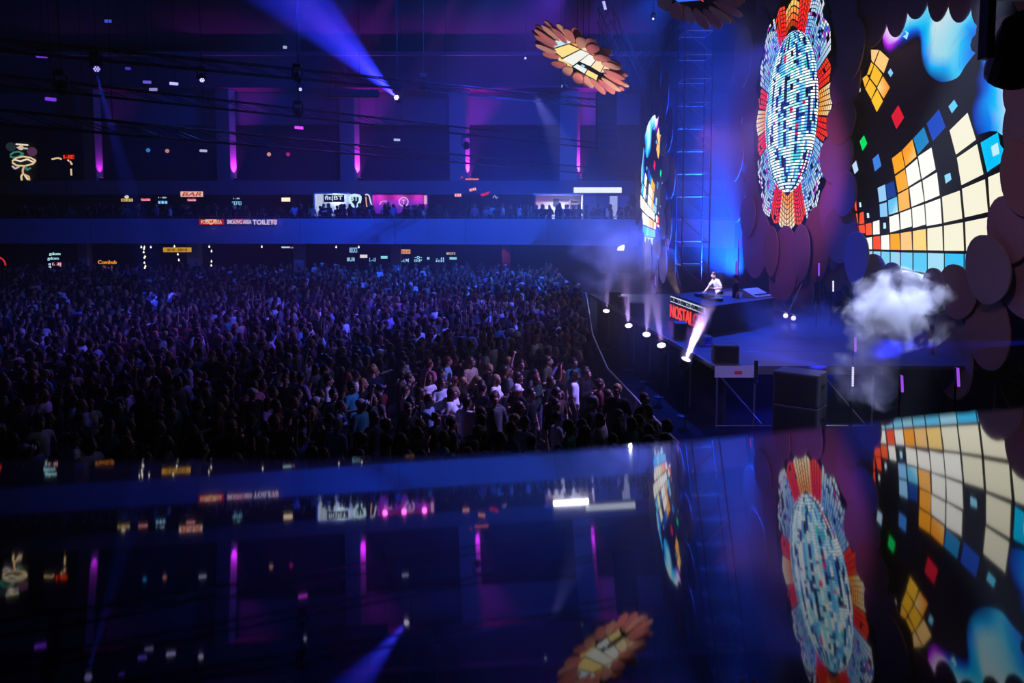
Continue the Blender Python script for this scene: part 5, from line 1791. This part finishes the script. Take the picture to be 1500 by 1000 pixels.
# people who stand out, placed one by one
taken = []
spec = [
    (757, 569, 'down_woman', 'bucket', (240, 240, 245), (20, 20, 24), 'person in a white bucket hat and dark top in mid crowd', 1.2),
    (556, 517, 'cup_man', 'cap', (235, 235, 240), (60, 62, 66), 'person in a white cap and grey tee, forearm lifted, far in the crowd', .3),
    (452, 528, 'raise_man', 'short', (18, 15, 16), (225, 228, 235), 'person in a white long shirt raising the right arm high', -.3),
    (480, 556, 'down_man', 'short', (22, 18, 18), (225, 225, 235), 'person in a white tee seen from behind, dark short hair', .2),
    (378, 545, 'down_man', 'short', (20, 16, 16), (100, 102, 112), 'tall person in a grey tee seen from behind over the heads', .35),
    (841, 549, 'down_man', 'curly', (24, 18, 18), (215, 212, 225), 'person in a pale long shirt standing near the barrier, curly hair', -.1),
    (868, 588, 'down_man', 'beanie', (120, 110, 120), (18, 18, 22), 'tall person in a grey beanie and black coat by the barrier', -.3),
    (925, 620, 'clasp_woman', 'bob', (60, 40, 36), (60, 105, 110), 'person in a teal shirt with a short bob beside the counter edge', -.7),
    (975, 643, 'down_woman', 'bun', (30, 18, 24), (180, 30, 110), 'person in a magenta top with a hair bun at the barrier end', .5),
    (1018, 655, 'point_man', 'short', (18, 15, 16), (20, 20, 26), 'person stretching one arm out past the barrier end', .2),
    (950, 630, 'phone_woman', 'long', (22, 16, 18), (24, 24, 30), 'person with long black hair holding a hand up by the barrier', -.2),
    (816, 612, 'down_woman', 'curly', (20, 15, 18), (200, 215, 225), 'person in a pale patterned top with curly dark hair near the counter', .4),
    (748, 627, 'cross_man', 'short', (30, 24, 24), (50, 150, 190), 'person in a bright cyan shirt, arms crossed, near the counter edge', .5),
    (646, 560, 'clasp_woman', 'long', (24, 18, 20), (205, 210, 225), 'person in a white open collar shirt with long dark hair', -1.1),
    (711, 512, 'down_man', 'short', (22, 18, 20), (215, 215, 228), 'person in a white shirt facing the stage, mid crowd', .0),
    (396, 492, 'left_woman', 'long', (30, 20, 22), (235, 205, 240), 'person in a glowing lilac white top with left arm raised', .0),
    (515, 566, 'cup_man', 'short', (24, 18, 18), (40, 130, 150), 'person in a teal tee with the forearm lifted, mid crowd', -.4),
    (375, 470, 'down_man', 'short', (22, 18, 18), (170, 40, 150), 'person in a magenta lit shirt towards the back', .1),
    (493, 620, 'down_man', 'cap', (170, 175, 190), (150, 165, 195), 'person in a grey cap and pale blue tee near the counter edge', .9),
    (440, 640, 'raise_woman', 'tail', (24, 18, 20), (70, 110, 215), 'person in a bright blue top with both arms raised, near the counter', -.2),
    (185, 570, 'down_man', 'short', (22, 18, 18), (190, 198, 215), 'person in a white tee at the darker end of the crowd', .4),
    (275, 530, 'down_man', 'short', (22, 18, 18), (195, 200, 220), 'person in a white tee seen from behind, lone bright shirt of the darker end', .5),
    (217, 527, 'down_man', 'short', (22, 18, 18), (120, 105, 125), 'person in a dusty rose jumper seen from behind', .3),
    (135, 525, 'cross_man', 'short', (22, 18, 18), (120, 125, 150), 'person in a grey blue jumper with arms crossed at the darker end', .3),
    (615, 575, 'left_woman', 'long', (60, 30, 26), (18, 18, 22), 'person with long auburn hair, left arm raised, black top', .2),
]
KEYS = list(FIG)
for (px, py, fk, hs, hcx, tc, lab, dr) in spec:
    sc = 1.02 if FIG[fk][2] else 1.08
    x, y = fx(px, py, 1.66 * sc)
    if x > barrier_x(y) - .35 and 'past' not in lab:
        x = barrier_x(y) - .38
    person(FIG[fk][0], x, y, 0, -math.pi / 2 + dr, sc, rp.choice(SKINS), hs, hcx, tc, rp.choice(TROU), lab)
    taken.append((x, y))

# the floor full of dancers: nearest ones as single people, the rest as one crowd
cell = .42
cand = []
seen = {}
def near(x, y, r):
    i, j = int(x // 1), int(y // 1)
    for a in (-1, 0, 1):
        for b in (-1, 0, 1):
            for q in seen.get((i + a, j + b), ()):
                if (q[0] - x) ** 2 + (q[1] - y) ** 2 < r * r:
                    return True
    return False


def put(x, y):
    seen.setdefault((int(x // 1), int(y // 1)), []).append((x, y))


for x, y in taken:
    put(x, y)
tries = 0
while tries < 60000:
    tries += 1
    y = 13.2 + 46.5 * rp.random() ** .85
    x = rp.uniform(-.66 * y - .5, 4.2)
    if x > barrier_x(y) - (.95 if 17.6 < y < 26 else .4):
        continue
    if y > 46 and x > 3.0:
        continue
    if abs(y - 63) < .8:
        continue
    r = .53 + .13 * rp.random() + (.25 if y > 50 else 0)
    if near(x, y, r):
        continue
    put(x, y)
    cand.append((x, y))
cand.sort(key=lambda p: p[0] ** 2 + p[1] ** 2)
used = set(s[6] for s in spec)


def wch(seq, k=2):
    return rp.choices(seq, [s[k] for s in seq])[0]


def zone(x, y):
    if x > barrier_x(y) - 1.3:
        return 'by barrier'
    if y < 16.5:
        return 'near the counter'
    if x < -.42 * y:
        return 'dark end'
    return 'mid crowd'


NSOLO = 270
rest = []
for k, (x, y) in enumerate(cand):
    fk = rp.choices(KEYS, [14, 16, 7, .9, .5, .9, 4, 4, 6, .8])[0]
    wom = FIG[fk][2]
    sc = rp.gauss(1.0, .03) if wom else rp.gauss(1.07, .035)
    rz = -math.pi / 2 + rp.gauss(-.35, .6) if rp.random() < .82 else rp.uniform(-math.pi, math.pi)
    skin = rp.choice(SKINS)
    tr = rp.choice(TROU)
    if k < NSOLO:
        for _ in range(400):
            hs, ht, _w = wch(HSTY[wom])
            hn, hcx = rp.choice(HATC) if hs in ('cap', 'beanie') else rp.choice(HAIRS)
            tn, tc, _w = wch(TOPS)
            slv = 'long-sleeved' if fk in ('phone_woman', 'cross_man', 'clasp_woman', 'point_man') else ('sleeveless' if fk in ('down_woman', 'raise_woman') else 'short-sleeved')
            lab = 'person with %s in %s %s top, %s, %s' % (ht.format(hn), slv, tn, FIG[fk][1], zone(x, y))
            if len(lab.split()) > 16:
                lab = lab.replace('person with ', 'person, ')
            if lab not in used and len(lab.split()) < 17:
                break
        used.add(lab)
        person(FIG[fk][0], x, y, 0, rz, sc, skin, hs, hcx, tc, tr, lab, 'dancers on the floor')
    else:
        hs, ht, _w = wch(HSTY[wom])
        hcx = rp.choice(HATC)[1] if hs in ('cap', 'beanie') else rp.choice(HAIRS)[1]
        rest.append((fk, x, y, 0, rz, sc, skin, hs, hcx, wch(TOPS)[1], tr))
# people along the balcony rail
bx = -37.0
while bx < 10.5:
    fr_ = [(a, b) for a, b in zip(front, front[1:]) if a[0] <= bx < b[0]][0]
    f_ = (bx - fr_[0][0]) / (fr_[1][0] - fr_[0][0])
    yy = fr_[0][1] + (fr_[1][1] - fr_[0][1]) * f_
    dens = .55 if bx < -16 else (1.0 if bx < -4 else .8)
    for row in (.5, 1.3, 2.3):
        if rp.random() < dens * (.8 if row < 2 else .5):
            fk = rp.choices(KEYS, [14, 12, 6, 1, .5, 1, 3, 4, 4, .5])[0]
            rest.append((fk, bx + rp.uniform(-.2, .2), yy + row + rp.uniform(-.15, .15), 4.15, rp.uniform(-math.pi, math.pi), rp.gauss(1.07, .05), rp.choice(SKINS), 'short' if not FIG[fk][2] else 'long', rp.choice(HAIRS)[1], wch(TOPS)[1], rp.choice(TROU)))
    bx += .43


def low(me, tris):
    o = obj('low', me)
    d = o.modifiers.new('d', 'DECIMATE')
    d.ratio = min(1, tris / max(1, sum(len(p.vertices) - 2 for p in me.polygons)))
    m2 = bpy.data.meshes.new_from_object(o.evaluated_get(bpy.context.evaluated_depsgraph_get()))
    bpy.data.objects.remove(o)
    m2.calc_loop_triangles()
    vv = np.empty(len(m2.vertices) * 3); m2.vertices.foreach_get('co', vv)
    tt = np.empty(len(m2.loop_triangles) * 3, dtype=np.int32); m2.loop_triangles.foreach_get('vertices', tt)
    return vv.reshape(-1, 3), tt.reshape(-1, 3)


cache = {}


def lowp(fk, part, hs=None):
    key = (fk, part, hs)
    if key not in cache:
        f = FIG[fk][0]
        me = {'body': f.body, 'top': f.top, 'leg': f.leg}.get(part) or f.get_hair(hs)
        cache[key] = low(me, {'body': 420, 'top': 150, 'leg': 70}.get(part, 70))
    return cache[key]


VV, TT, CCO = [], [], []
base = 0
for fk, x, y, z, rz, sc, skin, hs, hcx, tc, tr in rest:
    c, s_ = math.cos(rz) * sc, math.sin(rz) * sc
    for part, col in (('body', skin), ('top', tc), ('leg', tr), ('hair', hcx)):
        v, t_ = lowp(fk, part, hs if part == 'hair' else None)
        VV.append(np.stack([v[:, 0] * c - v[:, 1] * s_ + x, v[:, 0] * s_ + v[:, 1] * c + y, v[:, 2] * sc + z], 1))
        TT.append(t_ + base)
        CCO.append(np.tile(np.array([*lin(col), 1.0]), (len(v), 1)))
        base += len(v)
VV, TT, CCO = np.concatenate(VV), np.concatenate(TT), np.concatenate(CCO)
me = bpy.data.meshes.new('crowd')
me.vertices.add(len(VV)); me.vertices.foreach_set('co', VV.ravel())
me.loops.add(len(TT) * 3); me.loops.foreach_set('vertex_index', TT.astype(np.int32).ravel())
me.polygons.add(len(TT)); me.polygons.foreach_set('loop_start', np.arange(0, len(TT) * 3, 3, dtype=np.int32))
me.polygons.foreach_set('use_smooth', np.ones(len(TT), dtype=bool))
me.update(calc_edges=True)
ca_ = me.color_attributes.new('Col', 'FLOAT_COLOR', 'POINT')
ca_.data.foreach_set('color', CCO.ravel())
mc = bpy.data.materials.new('crowd_cloth')
mc.use_nodes = True
vc = mc.node_tree.nodes.new('ShaderNodeVertexColor'); vc.layer_name = 'Col'
mc.node_tree.links.new(vc.outputs[0], mc.node_tree.nodes['Principled BSDF'].inputs['Base Color'])
mc.node_tree.nodes['Principled BSDF'].inputs['Roughness'].default_value = .8
me.materials.append(mc)
tag(obj('crowd', me), 'dense crowd of people filling the hall floor and the balcony', None, None, 'stuff')

print('crowd', len(rest), 'solo', len(cand))
# the two people at the booth
dj = Figure('reach', 'bent', lean=.32, grip=(0, 0), turn=.15, tris=5000)
x, y = fx(1054, 404, ZD + 1.62)
dp = on_table(.30, -.0)
b0 = q_dir = None
ctr = V(on_table(.35, .5))
px_ = V((x, y, 0))
bx0, by0 = ctr.x, ctr.y
e1 = V((x, y, 0))
fv = (V((fn.x, fn.y, 0))).normalized()
person(dj, x, y, ZD, math.atan2(fv.y, fv.x) - math.pi / 2 + .1, 1.03, (224, 180, 160), 'short', (60, 46, 40), (235, 235, 240), (24, 24, 30), 'person in a white tee leaning over the booth table with an arm stretched out')
x2, y2 = fx(1069, 407, ZD + 1.66)
person(FIG['down_man'][0], x2 + .25, y2 + .1, ZD, math.atan2(fv.y, fv.x) - math.pi / 2 - .2, 1.0, (190, 145, 125), 'short', (20, 16, 16), (18, 18, 24), (20, 20, 26), 'person in black standing behind the leaning one at the booth')
